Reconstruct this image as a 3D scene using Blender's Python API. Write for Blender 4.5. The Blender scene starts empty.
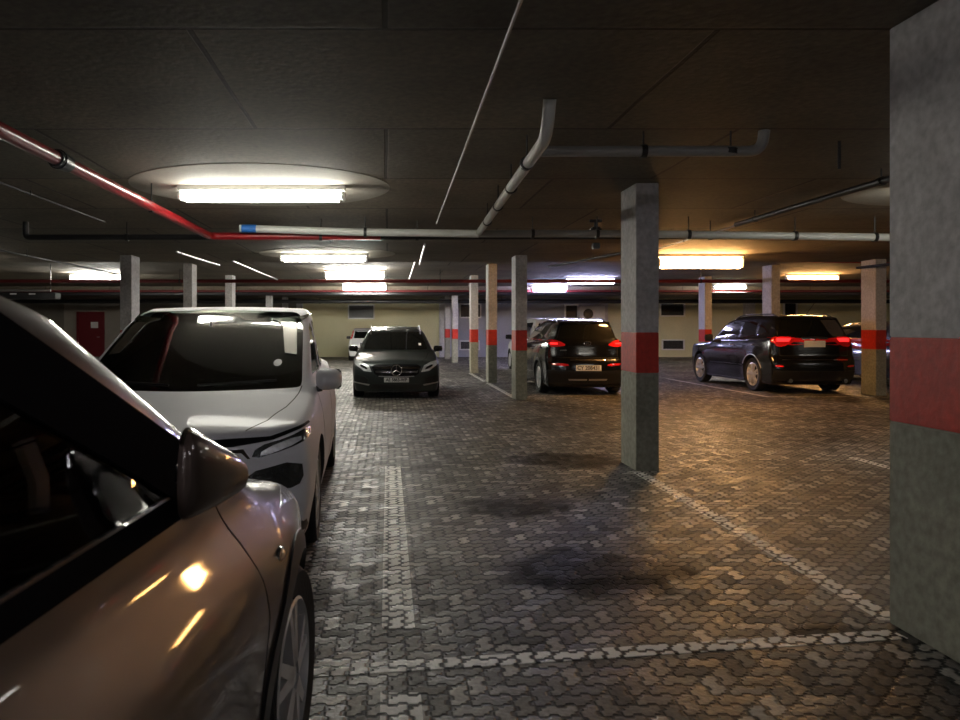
import bpy, bmesh, math, random
import numpy as np
from mathutils import Vector, Matrix
from mathutils.geometry import delaunay_2d_cdt
random.seed(7)
SC = bpy.context.scene
COL = SC.collection
PI = math.pi
EYE = 1.45

# ------------------------------------------------------------------ basics
def link(o, parent=None):
    COL.objects.link(o)
    if parent: o.parent = parent
    return o
def tag(o, label=None, cat=None, group=None, kind=None):
    if label: o['label'] = label
    if cat: o['category'] = cat
    if group: o['group'] = group
    if kind: o['kind'] = kind
    return o
def empty(name, loc=(0,0,0), rz=0.0):
    o = bpy.data.objects.new(name, None); o.location = loc; o.rotation_euler = (0,0,rz)
    return link(o)
def copy_tree(o, parent=None):
    c = o.copy(); COL.objects.link(c); c.parent = parent
    for ch in [x for x in bpy.data.objects if x.parent == o]: copy_tree(ch, c)
    return c

class MB:
    def __init__(s): s.v = []; s.f = []
    def add(s, vs, fs):
        n = len(s.v); s.v += [tuple(map(float, p)) for p in vs]; s.f += [tuple(i+n for i in f) for f in fs]; return s
    def box(s, c, d, rz=0.0, bev=0.0):
        bm = bmesh.new(); bmesh.ops.create_cube(bm, size=1)
        for v in bm.verts: v.co = Vector((v.co.x*d[0], v.co.y*d[1], v.co.z*d[2]))
        if bev: bmesh.ops.bevel(bm, geom=bm.edges[:], offset=bev, segments=2, affect='EDGES')
        R = Matrix.Rotation(rz, 3, 'Z'); bm.verts.index_update()
        vs = [R @ v.co + Vector(c) for v in bm.verts]; fs = [[v.index for v in f.verts] for f in bm.faces]
        bm.free(); return s.add(vs, fs)
    def tube(s, pts, r, n=12, cap=True):
        pts = [Vector(p) for p in pts]; rings = []; up = None
        for i, p in enumerate(pts):
            a = pts[max(i-1,0)]; b = pts[min(i+1,len(pts)-1)]; t = (b-a).normalized()
            if up is None: up = t.orthogonal().normalized()
            up = (up - t*up.dot(t)).normalized(); w = t.cross(up)
            rr = r[i] if isinstance(r, (list,tuple)) else r
            rings.append([p + (up*math.cos(2*PI*k/n) + w*math.sin(2*PI*k/n))*rr for k in range(n)])
        vs = [q for R in rings for q in R]; fs = []
        for i in range(len(pts)-1):
            for k in range(n): fs.append((i*n+k, i*n+(k+1)%n, (i+1)*n+(k+1)%n, (i+1)*n+k))
        if cap: fs.append(tuple(reversed(range(n)))); fs.append(tuple(range((len(pts)-1)*n, len(pts)*n)))
        return s.add(vs, fs)
    def lathe(s, prof, n=40, axis='X', c=(0,0,0), closed=False):
        # prof: (radius, offset along axis)
        vs = []; m = len(prof)
        for k in range(n):
            a = 2*PI*k/n
            for r, h in prof:
                if axis == 'X': vs.append((c[0]+h, c[1]+r*math.cos(a), c[2]+r*math.sin(a)))
                elif axis == 'Y': vs.append((c[0]+r*math.cos(a), c[1]+h, c[2]+r*math.sin(a)))
                else: vs.append((c[0]+r*math.cos(a), c[1]+r*math.sin(a), c[2]+h))
        fs = []
        for k in range(n):
            for i in range(m if closed else m-1):
                j = (i+1) % m; k2 = (k+1) % n
                fs.append((k*m+i, k*m+j, k2*m+j, k2*m+i))
        return s.add(vs, fs)
    def build(s, name, mat, parent=None, smooth=35):
        me = bpy.data.meshes.new(name); me.from_pydata(s.v, [], s.f)
        bm = bmesh.new(); bm.from_mesh(me); bmesh.ops.recalc_face_normals(bm, faces=bm.faces[:]); bm.to_mesh(me); bm.free()
        if mat: me.materials.append(mat)
        if smooth:
            me.shade_smooth(); me.set_sharp_from_angle(angle=math.radians(smooth))
        o = bpy.data.objects.new(name, me)
        return link(o, parent)

def rounded(pts, r=0.09, n=8):
    """fillet the corners of a polyline"""
    pts = [Vector(p) for p in pts]; out = [pts[0]]
    for i in range(1, len(pts)-1):
        a, b, c = pts[i-1], pts[i], pts[i+1]
        u = (a-b).normalized()*r; v = (c-b).normalized()*r
        for k in range(n+1):
            t = k/n; out.append(b + u*(1-t)**2 + v*t**2)
    out.append(pts[-1]); return out

# ------------------------------------------------------------------ materials
def newmat(name):
    m = bpy.data.materials.new(name); m.use_nodes = True
    nt = m.node_tree; b = nt.nodes['Principled BSDF']; return m, nt, b
def N(nt, t, **kw):
    n = nt.nodes.new(t)
    for k, v in kw.items(): setattr(n, k, v)
    return n
def pmat(name, col, rough=0.5, metal=0.0, coat=0.0, spec=0.5, noise=0.08, scale=12.0, bump=0.0, bscale=60.0, flake=0.0):
    m, nt, b = newmat(name)
    b.inputs['Roughness'].default_value = rough; b.inputs['Metallic'].default_value = metal
    b.inputs['Coat Weight'].default_value = coat; b.inputs['Coat Roughness'].default_value = 0.04
    b.inputs['Specular IOR Level'].default_value = spec
    tc = N(nt, 'ShaderNodeTexCoord'); no = N(nt, 'ShaderNodeTexNoise'); no.inputs['Scale'].default_value = scale; no.inputs['Detail'].default_value = 5
    nt.links.new(tc.outputs['Object'], no.inputs['Vector'])
    mx = N(nt, 'ShaderNodeMix', data_type='RGBA')
    c = Vector(col[:3])
    mx.inputs[6].default_value = (*(c*(1-noise)), 1); mx.inputs[7].default_value = (*(c*(1+noise)), 1)
    nt.links.new(no.outputs['Fac'], mx.inputs[0]); nt.links.new(mx.outputs[2], b.inputs['Base Color'])
    if bump or flake:
        nb = N(nt, 'ShaderNodeTexNoise'); nb.inputs['Scale'].default_value = bscale if bump else 900; nb.inputs['Detail'].default_value = 4
        nt.links.new(tc.outputs['Object'], nb.inputs['Vector'])
        bp = N(nt, 'ShaderNodeBump'); bp.inputs['Strength'].default_value = bump or flake; bp.inputs['Distance'].default_value = 0.01 if bump else 0.001
        nt.links.new(nb.outputs['Fac'], bp.inputs['Height']); nt.links.new(bp.outputs[0], b.inputs['Normal'])
    return m
def emat(name, col, strength):
    m, nt, b = newmat(name)
    b.inputs['Base Color'].default_value = (0.8,0.8,0.8,1); b.inputs['Emission Color'].default_value = (*col,1); b.inputs['Emission Strength'].default_value = strength
    return m
def glassmat(name, tint, f0=0.06):
    m, nt, b = newmat(name); nt.nodes.remove(b)
    out = nt.nodes['Material Output']
    tr = N(nt, 'ShaderNodeBsdfTransparent'); tr.inputs[0].default_value = (*tint, 1)
    gl = N(nt, 'ShaderNodeBsdfGlossy'); gl.inputs['Roughness'].default_value = 0.015; gl.inputs['Color'].default_value = (1,1,1,1)
    fr = N(nt, 'ShaderNodeFresnel'); fr.inputs['IOR'].default_value = 1.30
    mx = N(nt, 'ShaderNodeMixShader'); nt.links.new(fr.outputs[0], mx.inputs[0])
    nt.links.new(tr.outputs[0], mx.inputs[1]); nt.links.new(gl.outputs[0], mx.inputs[2]); nt.links.new(mx.outputs[0], out.inputs[0])
    return m

def paver_group():
    g = bpy.data.node_groups.new('herringbone', 'ShaderNodeTree')
    g.interface.new_socket('Dist', in_out='OUTPUT', socket_type='NodeSocketFloat')
    g.interface.new_socket('Rand', in_out='OUTPUT', socket_type='NodeSocketFloat')
    g.interface.new_socket('RandB', in_out='OUTPUT', socket_type='NodeSocketFloat')
    out = g.nodes.new('NodeGroupOutput'); L = g.links
    def M(op, a, b=None, c=None):
        n = g.nodes.new('ShaderNodeMath'); n.operation = op
        for i, q in enumerate((a, b, c)):
            if q is None: continue
            if isinstance(q, (int, float)): n.inputs[i].default_value = q
            else: L.new(q, n.inputs[i])
        return n.outputs[0]
    geo = g.nodes.new('ShaderNodeNewGeometry'); sp = g.nodes.new('ShaderNodeSeparateXYZ'); L.new(geo.outputs['Position'], sp.inputs[0])
    wob = g.nodes.new('ShaderNodeTexNoise'); wob.inputs['Scale'].default_value = 2.2; wob.inputs['Detail'].default_value = 2; L.new(geo.outputs['Position'], wob.inputs['Vector'])
    wv = M('MULTIPLY', M('SUBTRACT', wob.outputs['Fac'], 0.5), 0.35)
    U = 0.080
    x0 = M('ADD', M('DIVIDE', sp.outputs[0], U), M('ADD', wv, 400.0)); y0 = M('ADD', M('DIVIDE', sp.outputs[1], U), M('SUBTRACT', 400.0, wv))
    def tri(v):  # trapezoid-ish wave, period 1
        s = M('SINE', M('MULTIPLY', v, 2*PI)); s = M('MULTIPLY', s, 3.0)
        return M('MAXIMUM', M('MINIMUM', s, 1.0), -1.0)
    x = M('ADD', x0, M('MULTIPLY', tri(y0), 0.10)); y = M('ADD', y0, M('MULTIPLY', tri(x0), 0.10))
    i = M('FLOOR', x); j = M('FLOOR', y); fx = M('SUBTRACT', x, i); fy = M('SUBTRACT', y, j)
    k = M('MODULO', M('ADD', M('SUBTRACT', i, j), 4000.0), 4.0)
    def eq(v): return M('COMPARE', k, v, 0.1)
    e = [eq(float(q)) for q in range(4)]
    H = M('ADD', e[0], e[1])
    mx_ = M('MINIMUM', fx, M('SUBTRACT', 1.0, fx)); my_ = M('MINIMUM', fy, M('SUBTRACT', 1.0, fy))
    end = M('ADD', M('ADD', M('MULTIPLY', e[0], fx), M('MULTIPLY', e[1], M('SUBTRACT', 1.0, fx))),
               M('ADD', M('MULTIPLY', e[2], M('SUBTRACT', 1.0, fy)), M('MULTIPLY', e[3], fy)))
    side = M('ADD', M('MULTIPLY', H, my_), M('MULTIPLY', M('SUBTRACT', 1.0, H), mx_))
    d = M('MINIMUM', end, side)
    L.new(d, out.inputs['Dist'])
    cmb = g.nodes.new('ShaderNodeCombineXYZ')
    L.new(M('SUBTRACT', i, e[1]), cmb.inputs[0]); L.new(M('ADD', j, e[3]), cmb.inputs[1]); L.new(H, cmb.inputs[2])
    wn = g.nodes.new('ShaderNodeTexWhiteNoise'); L.new(cmb.outputs[0], wn.inputs['Vector']); L.new(wn.outputs['Value'], out.inputs['Rand'])
    sc = g.nodes.new('ShaderNodeSeparateColor'); L.new(wn.outputs['Color'], sc.inputs[0]); L.new(sc.outputs[2], out.inputs['RandB'])
    return g
PG = paver_group()
def floor_mat(name, paint=False):
    m, nt, b = newmat(name); L = nt.links
    gr = N(nt, 'ShaderNodeGroup'); gr.node_tree = PG
    geo = N(nt, 'ShaderNodeNewGeometry')
    mr = N(nt, 'ShaderNodeMapRange', interpolation_type='SMOOTHSTEP'); L.new(gr.outputs['Dist'], mr.inputs[0])
    mr.inputs[1].default_value = 0.065; mr.inputs[2].default_value = 0.19          # joint -> stone
    ra = N(nt, 'ShaderNodeValToRGB'); L.new(gr.outputs['Rand'], ra.inputs[0])
    ra.color_ramp.elements[0].color = (0.08,0.075,0.064,1); ra.color_ramp.elements[1].color = (0.52,0.485,0.42,1)
    e = ra.color_ramp.elements.new(0.7); e.color = (0.215,0.2,0.175,1)
    n1 = N(nt, 'ShaderNodeTexNoise'); n1.inputs['Scale'].default_value = 45; n1.inputs['Detail'].default_value = 6; L.new(geo.outputs['Position'], n1.inputs['Vector'])
    n2 = N(nt, 'ShaderNodeTexNoise'); n2.inputs['Scale'].default_value = 0.55; n2.inputs['Detail'].default_value = 5; n2.inputs['Roughness'].default_value = 0.6; L.new(geo.outputs['Position'], n2.inputs['Vector'])
    mul = N(nt, 'ShaderNodeMix', data_type='RGBA', blend_type='MULTIPLY'); mul.inputs[0].default_value = 0.75
    L.new(ra.outputs[0], mul.inputs[6])
    g1 = N(nt, 'ShaderNodeMapRange'); g1.inputs[1].default_value = .3; g1.inputs[2].default_value = .7; g1.inputs[3].default_value = .55; g1.inputs[4].default_value = 1.25; L.new(n1.outputs['Fac'], g1.inputs[0]); L.new(g1.outputs[0], mul.inputs[7])
    # oil and tyre grime: blotches, plus two spill stains on the ground
    st = N(nt, 'ShaderNodeMapRange'); st.inputs[1].default_value = .36; st.inputs[2].default_value = .6; st.inputs[3].default_value = .55; st.inputs[4].default_value = 1.15; L.new(n2.outputs['Fac'], st.inputs[0])
    fac = st.outputs[0]
    for cx, cy, rx, ry in ((1.22,4.5,.62,.42), (1.05,6.1,.5,.4), (2.1,3.55,.25,.12), (1.25,4.2,.4,.2), (2.0,8.2,.7,.5)):
        sb = N(nt, 'ShaderNodeVectorMath', operation='SUBTRACT'); L.new(geo.outputs['Position'], sb.inputs[0]); sb.inputs[1].default_value = (cx,cy,0)
        dv = N(nt, 'ShaderNodeVectorMath', operation='DIVIDE'); L.new(sb.outputs[0], dv.inputs[0]); dv.inputs[1].default_value = (rx,ry,1)
        ln = N(nt, 'ShaderNodeVectorMath', operation='LENGTH'); L.new(dv.outputs[0], ln.inputs[0])
        nn = N(nt, 'ShaderNodeTexNoise'); nn.inputs['Scale'].default_value = 3.0; nn.inputs['Detail'].default_value = 6; L.new(geo.outputs['Position'], nn.inputs['Vector'])
        ad = N(nt, 'ShaderNodeMath', operation='MULTIPLY_ADD'); L.new(nn.outputs['Fac'], ad.inputs[0]); ad.inputs[1].default_value = 1.2; L.new(ln.outputs['Value'], ad.inputs[2])
        sm = N(nt, 'ShaderNodeMapRange', interpolation_type='SMOOTHSTEP'); L.new(ad.outputs[0], sm.inputs[0]); sm.inputs[1].default_value = 1.3; sm.inputs[2].default_value = 1.75; sm.inputs[3].default_value = .2
        mm = N(nt, 'ShaderNodeMath', operation='MULTIPLY'); L.new(fac, mm.inputs[0]); L.new(sm.outputs[0], mm.inputs[1]); fac = mm.outputs[0]
    stm = N(nt, 'ShaderNodeMix', data_type='RGBA', blend_type='MULTIPLY'); stm.inputs[0].default_value = 1; L.new(mul.outputs[2], stm.inputs[6]); L.new(fac, stm.inputs[7])
    col = stm.outputs[2]
    spc = N(nt, 'ShaderNodeMath', operation='MULTIPLY'); L.new(fac, spc.inputs[0]); spc.inputs[1].default_value = .42; spc.use_clamp = True; L.new(spc.outputs[0], b.inputs['Specular IOR Level'])
    if paint:
        n3 = N(nt, 'ShaderNodeTexNoise'); n3.inputs['Scale'].default_value = 14; n3.inputs['Detail'].default_value = 7; n3.inputs['Roughness'].default_value = .7; L.new(geo.outputs['Position'], n3.inputs['Vector'])
        a = N(nt, 'ShaderNodeMath', operation='MULTIPLY_ADD'); L.new(gr.outputs['RandB'], a.inputs[0]); a.inputs[1].default_value = .22; L.new(n3.outputs['Fac'], a.inputs[2])
        w = N(nt, 'ShaderNodeMapRange'); L.new(a.outputs[0], w.inputs[0]); w.inputs[1].default_value = .34; w.inputs[2].default_value = .52; w.inputs[3].default_value = .35; w.inputs[4].default_value = 1.0
        pm = N(nt, 'ShaderNodeMix', data_type='RGBA'); L.new(w.outputs[0], pm.inputs[0]); L.new(col, pm.inputs[6]); pm.inputs[7].default_value = (.88,.86,.80,1); col = pm.outputs[2]
    jm = N(nt, 'ShaderNodeMix', data_type='RGBA'); L.new(mr.outputs[0], jm.inputs[0]); jm.inputs[6].default_value = (.005,.005,.004,1); L.new(col, jm.inputs[7])
    L.new(jm.outputs[2], b.inputs['Base Color'])
    ro = N(nt, 'ShaderNodeMapRange'); L.new(gr.outputs['RandB'], ro.inputs[0]); ro.inputs[3].default_value = .42; ro.inputs[4].default_value = .68; L.new(ro.outputs[0], b.inputs['Roughness'])
    h = N(nt, 'ShaderNodeMath', operation='MULTIPLY_ADD'); L.new(gr.outputs['Rand'], h.inputs[0]); h.inputs[1].default_value = .18; L.new(mr.outputs[0], h.inputs[2])
    h2 = N(nt, 'ShaderNodeMath', operation='MULTIPLY_ADD'); L.new(n1.outputs['Fac'], h2.inputs[0]); h2.inputs[1].default_value = .35; L.new(h.outputs[0], h2.inputs[2])
    bp = N(nt, 'ShaderNodeBump'); bp.inputs['Distance'].default_value = .016; bp.inputs['Strength'].default_value = 1.0; L.new(h2.outputs[0], bp.inputs['Height']); L.new(bp.outputs[0], b.inputs['Normal'])
    return m

def concrete(name, c0, c1, scale=1.3, joints=None, rough=.75, bump=.25, stain=.5):
    m, nt, b = newmat(name); L = nt.links
    geo = N(nt, 'ShaderNodeNewGeometry')
    n1 = N(nt, 'ShaderNodeTexNoise'); n1.inputs['Scale'].default_value = scale; n1.inputs['Detail'].default_value = 8; n1.inputs['Roughness'].default_value = .62; L.new(geo.outputs['Position'], n1.inputs['Vector'])
    mr = N(nt, 'ShaderNodeMapRange'); L.new(n1.outputs['Fac'], mr.inputs[0]); mr.inputs[1].default_value = .3; mr.inputs[2].default_value = .7
    mx = N(nt, 'ShaderNodeMix', data_type='RGBA'); L.new(mr.outputs[0], mx.inputs[0]); mx.inputs[6].default_value = (*c0,1); mx.inputs[7].default_value = (*c1,1)
    col = mx.outputs[2]
    n2 = N(nt, 'ShaderNodeTexNoise'); n2.inputs['Scale'].default_value = 22; n2.inputs['Detail'].default_value = 6; L.new(geo.outputs['Position'], n2.inputs['Vector'])
    m2 = N(nt, 'ShaderNodeMapRange'); L.new(n2.outputs['Fac'], m2.inputs[0]); m2.inputs[1].default_value = .3; m2.inputs[2].default_value = .7; m2.inputs[3].default_value = 1-stain*.5; m2.inputs[4].default_value = 1+stain*.25
    ml = N(nt, 'ShaderNodeMix', data_type='RGBA', blend_type='MULTIPLY'); ml.inputs[0].default_value = 1; L.new(col, ml.inputs[6]); L.new(m2.outputs[0], ml.inputs[7]); col = ml.outputs[2]
    h = n2.outputs['Fac']
    if joints:
        br = N(nt, 'ShaderNodeTexBrick'); br.offset = .37; br.inputs['Scale'].default_value = 1; br.inputs['Mortar Size'].default_value = .017; br.inputs['Mortar Smooth'].default_value = .3
        br.inputs['Brick Width'].default_value = joints[0]; br.inputs['Row Height'].default_value = joints[1]
        br.inputs['Color1'].default_value = (.8,.8,.8,1); br.inputs['Color2'].default_value = (1.1,1.07,1.03,1); br.inputs['Mortar'].default_value = (.25,.23,.2,1)
        n3 = N(nt, 'ShaderNodeTexNoise'); n3.inputs['Scale'].default_value = .9; L.new(geo.outputs['Position'], n3.inputs['Vector'])
        ad = N(nt, 'ShaderNodeVectorMath', operation='MULTIPLY_ADD'); L.new(n3.outputs['Color'], ad.inputs[0]); ad.inputs[1].default_value = (.03,.03,0); L.new(geo.outputs['Position'], ad.inputs[2])
        L.new(ad.outputs[0], br.inputs['Vector'])
        m3 = N(nt, 'ShaderNodeMix', data_type='RGBA', blend_type='MULTIPLY'); m3.inputs[0].default_value = 1; L.new(col, m3.inputs[6]); L.new(br.outputs['Color'], m3.inputs[7]); col = m3.outputs[2]
        hh = N(nt, 'ShaderNodeMath', operation='MULTIPLY_ADD'); L.new(br.outputs['Fac'], hh.inputs[0]); hh.inputs[1].default_value = -.8; L.new(h, hh.inputs[2]); h = hh.outputs[0]
    L.new(col, b.inputs['Base Color']); b.inputs['Roughness'].default_value = rough
    bp = N(nt, 'ShaderNodeBump'); bp.inputs['Distance'].default_value = .01; bp.inputs['Strength'].default_value = bump; L.new(h, bp.inputs['Height']); L.new(bp.outputs[0], b.inputs['Normal'])
    return m

M = {}
M['floor'] = floor_mat('interlocking pavers'); M['line'] = floor_mat('worn white line paint', True)
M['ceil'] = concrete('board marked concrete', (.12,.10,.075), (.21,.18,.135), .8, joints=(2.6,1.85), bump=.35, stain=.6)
M['patch'] = concrete('painted lamp light pool', (.30,.28,.235), (.38,.355,.30), 1.5, bump=.1, stain=.2)  # pale colour imitating lamplight on the ceiling
M['wall'] = concrete('olive lamp-tinted wall', (.60,.57,.34), (.70,.66,.42), .7, bump=.15, stain=.3)  # wall tones from here hold lamp tint and shade in their colour
M['wallblue'] = concrete('bluish lamp-tinted wall', (.30,.31,.36), (.38,.39,.44), .7, bump=.15, stain=.3)
M['walldark'] = concrete('dull brown shaded wall tone', (.13,.115,.095), (.2,.18,.15), .7, bump=.15, stain=.4)
M['wallmid'] = concrete('brownish shaded wall tone', (.24,.21,.18), (.32,.29,.25), .7, bump=.15, stain=.4)
M['colup'] = concrete('pale grey column paint', (.48,.465,.465), (.62,.60,.60), 3, bump=.35, stain=.5)
M['collow'] = concrete('olive grey column base paint', (.26,.26,.205), (.36,.355,.28), 2.2, bump=.35, stain=.6)
M['colred'] = concrete('red band paint', (.50,.022,.010), (.64,.035,.016), 3, bump=.25, stain=.4, rough=.6)
M['white'] = pmat('white painted metal', (.7,.7,.68), .45)
M['pipewhite'] = pmat('white plastic pipe', (.66,.66,.62), .35)
M['pipegrey'] = pmat('grey plastic pipe', (.34,.33,.31), .4)
M['pipered'] = pmat('red painted pipe', (.30,.008,.012), .35, coat=.2)
M['redfar'] = pmat('dull dark red pipe', (.13,.006,.009), .5)
M['pipeblack'] = pmat('black steel pipe', (.02,.02,.022), .4)
M['blue'] = pmat('blue pipe sleeve', (.03,.18,.6), .4)
M['steel'] = pmat('galvanised steel', (.5,.5,.5), .3, metal=.9)
M['black'] = pmat('black plastic', (.012,.012,.013), .38)
M['matte'] = pmat('matt black rubber', (.014,.014,.014), .75, bump=.2)
M['gloss'] = pmat('gloss black trim', (.005,.005,.006), .5, coat=0, spec=.12)
M['velvet'] = pmat('deep black window surround', (.006,.006,.007), .85, spec=.03)
M['seam'] = pmat('panel gap shadow rubber', (.004,.004,.004), .8)
M['interior'] = pmat('dark cabin fabric', (.025,.026,.027), .8)
M['chrome'] = pmat('chrome', (.75,.75,.76), .09, metal=1)
M['alloy'] = pmat('silver alloy', (.75,.75,.76), .35, metal=.55)
M['satin'] = pmat('satin silver rail', (.6,.6,.6), .3, metal=.8)
M['glass'] = glassmat('clear tinted glass', (.68,.75,.71))
M['darkglass'] = pmat('dark privacy glass', (.006,.007,.007), .03, coat=.5, spec=.6)
M['red'] = pmat('red lamp lens', (.75,.015,.02), .12, coat=1)
M['redlit'] = emat('lit red lamp lens', (1,.02,.02), 1.6); M['redlit'].node_tree.nodes['Principled BSDF'].inputs['Base Color'].default_value = (.7,.01,.01,1)
M['lens'] = pmat('headlamp chrome bowl', (.75,.77,.80), .15, metal=.4, noise=.6, scale=28, bump=.8, bscale=26)
M['lensdark'] = pmat('smoked headlamp', (.05,.053,.057), .07, metal=.5, coat=1, noise=.9, scale=35, bump=.7, bscale=30)
M['amber'] = pmat('clear indicator lens', (.8,.5,.3), .15, coat=1)
M['plate'] = pmat('number plate white', (.78,.78,.76), .35)
M['ink'] = pmat('plate lettering black', (.01,.01,.012), .5)
M['darkred'] = pmat('dark red door paint', (.14,.01,.015), .45)
M['p_brown'] = pmat('bronze metallic paint', (.070,.048,.040), .34, metal=.5, coat=.8, noise=.05, flake=.15)
M['p_white'] = pmat('white pearl paint', (.66,.66,.69), .58, metal=.0, coat=.06, noise=.03, flake=.1)
M['p_merc'] = pmat('dark grey metallic paint', (.032,.040,.039), .42, metal=.4, coat=.35, noise=.05)
M['p_black'] = pmat('black car paint', (.006,.006,.0065), .16, coat=.35, spec=.35)
M['p_silver'] = pmat('silver white paint', (.66,.66,.66), .3, coat=.8)
M['p_dark'] = pmat('charcoal car paint', (.03,.03,.034), .25, coat=1)

# ------------------------------------------------------------------ implicit car body
def table(pts, sig, lo=-1.0, hi=6.5, st=.005):
    xs = np.arange(lo, hi, st); p = np.array(pts, float); y = np.interp(xs, p[:,0], p[:,1])
    if sig > 0:
        k = np.arange(-int(3*sig/st), int(3*sig/st)+1)*st; w = np.exp(-.5*(k/sig)**2); w /= w.sum(); n = len(k)//2
        y = np.convolve(np.pad(y, n, mode='edge'), w, 'valid')
    return lambda q: np.interp(q, xs, y)
def smax(a, b, k):
    h = np.clip(.5 + .5*(a-b)/k, 0, 1); return b*(1-h) + a*h + k*h*(1-h)
class Body:
    def __init__(s, c):
        s.c = c; s.L, s.W, s.H = c['L'], c['W'], c['H']
        s.top = table(c['top'], c.get('topsig', .035)); s.front = table(c['front'], .03); s.rear = table(c['rear'], .03)
        s.side = table(c['side'], .025); s.belt = table(c['belt'], .1); s.plan = table(c.get('plan', [(0,0),(1,0)]), .1)
        s.gh = table(c.get('gh', [(0,0),(1,0)]), .1)
    def f(s, P, off=0.0):
        c = s.c; x = np.abs(P[:,0]); y = P[:,1]; z = P[:,2]
        mid = c.get('mid', 2.6); t = np.clip((y-(mid-.3))/.6, 0, 1); t = t*t*(3-2*t)
        cf = c.get('cf', .35); cr = c.get('cr', .25)
        tf = np.clip((y-.55)/.45, 0, 1)
        ye = y - (1-t)*cf*x*x*(.25+.75*tf) + t*cr*x*x
        g1 = z - (s.top(ye) - c.get('crown', .05)*x*x)
        zb = s.belt(y)
        wlow = s.W*s.side(np.minimum(z, zb)/zb*1.0)
        dz = np.maximum(z-zb, 0)
        shelf = c.get('shelf', .03)*np.clip(dz/.05, 0, 1)
        w = wlow - shelf - dz*c.get('tum', .22) - dz*dz*c.get('tum2', .25) - s.plan(y) - s.gh(y)*np.clip(dz/.1, 0, 1)
        for ya in c['axles']:
            d2 = ((y-ya)/.42)**2 + ((z-c['R']-.08)/.36)**2
            w = w + c.get('flare', .012)*np.exp(-d2**2)
        g2 = x - w
        xx = np.clip(x/s.W, 0, 1.2)
        g3 = s.front(z) + c.get('bowf', .28)*xx**c.get('pf', 2.6) - y
        g4 = y - (s.rear(z) - c.get('bowr', .18)*xx**c.get('pr', 3.0))
        g5 = c.get('zb', .2) - z
        r = smax(g1, g2, c.get('k12', .05)); r = smax(r, g3, c.get('k3', .05)); r = smax(r, g4, c.get('k4', .05)); r = smax(r, g5, .04)
        return r - off
    def shell(s, step=.035, off=0.0, zp=.55, lim=None):
        c = s.c
        f = (lambda P: s.f(P, off)) if lim is None else (lambda P: smax(s.f(P, off), lim(P), .02))
        z0, z1 = c.get('zb', .2), s.H; X = s.W*1.02; Y0, Y1 = -.02, s.L+.02
        nx, ny, nz = max(8, int(2*X/step)), int((Y1-Y0)/step), int((z1-z0)/step)
        idx = {}; vs = []; fs = []
        def vid(i, j, k):
            key = (i,j,k)
            if key not in idx: idx[key] = len(vs); vs.append((-X+2*X*i/nx, Y0+(Y1-Y0)*j/ny, z0+(z1-z0)*k/nz))
            return idx[key]
        for i in range(nx):
            for j in range(ny):
                fs.append((vid(i,j,0), vid(i,j+1,0), vid(i+1,j+1,0), vid(i+1,j,0))); fs.append((vid(i,j,nz), vid(i+1,j,nz), vid(i+1,j+1,nz), vid(i,j+1,nz)))
            for k in range(nz):
                fs.append((vid(i,0,k), vid(i+1,0,k), vid(i+1,0,k+1), vid(i,0,k+1))); fs.append((vid(i,ny,k), vid(i,ny,k+1), vid(i+1,ny,k+1), vid(i+1,ny,k)))
        for j in range(ny):
            for k in range(nz):
                fs.append((vid(0,j,k), vid(0,j,k+1), vid(0,j+1,k+1), vid(0,j+1,k))); fs.append((vid(nx,j,k), vid(nx,j+1,k), vid(nx,j+1,k+1), vid(nx,j,k+1)))
        V = np.array(vs); A = V.copy()
        inner = c.get('inner', (.5, s.L-.45)) if lim is None else c['cab']
        A[:,0] = np.clip(V[:,0], -.45, .45); A[:,1] = np.clip(V[:,1], *inner); A[:,2] = zp
        D = V-A; D /= np.linalg.norm(D, axis=1)[:,None]
        lo = np.zeros(len(V)); hi = np.full(len(V), 1.6)
        for _ in range(26):
            m = (lo+hi)/2; ins = f(A + D*m[:,None]) < 0; lo = np.where(ins, m, lo); hi = np.where(ins, hi, m)
        P = A + D*((lo+hi)/2)[:,None]
        return P, fs
    def grad(s, P):
        e = .004; G = np.zeros_like(P)
        for i in range(3):
            d = np.zeros(3); d[i] = e; G[:,i] = s.f(P+d)-s.f(P-d)
        return G/np.maximum(np.linalg.norm(G, axis=1)[:,None], 1e-9)
    def project(s, uv, view, off):
        """view: 'F' front (x,z), 'B' back (x,z), 'R' side x>0 (y,z), 'L' side x<0 (y,z), 'T' top (x,y)"""
        uv = np.array(uv, float); n = len(uv)
        if view in 'FB': O = np.stack([uv[:,0], np.full(n, -.3 if view=='F' else s.L+.3), uv[:,1]], 1); D = np.array([0, 1. if view=='F' else -1., 0]); R = 2.6
        elif view in 'RL': O = np.stack([np.full(n, 1.3 if view=='R' else -1.3), uv[:,0], uv[:,1]], 1); D = np.array([-1. if view=='R' else 1., 0, 0]); R = 1.29
        else: O = np.stack([uv[:,0], uv[:,1], np.full(n, 2.2)], 1); D = np.array([0,0,-1.]); R = 1.9
        t = np.full(n, np.nan)
        for q in np.arange(0, R, .012):
            ins = (s.f(O + D*q) < off) & np.isnan(t); t[ins] = q
        bad = np.isnan(t); t[bad] = R
        lo = t-.012; hi = t
        for _ in range(18):
            m = (lo+hi)/2; ins = s.f(O + D*m[:,None]) < off; hi = np.where(ins, m, hi); lo = np.where(ins, lo, m)
        return O + D*hi[:,None]

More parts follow.
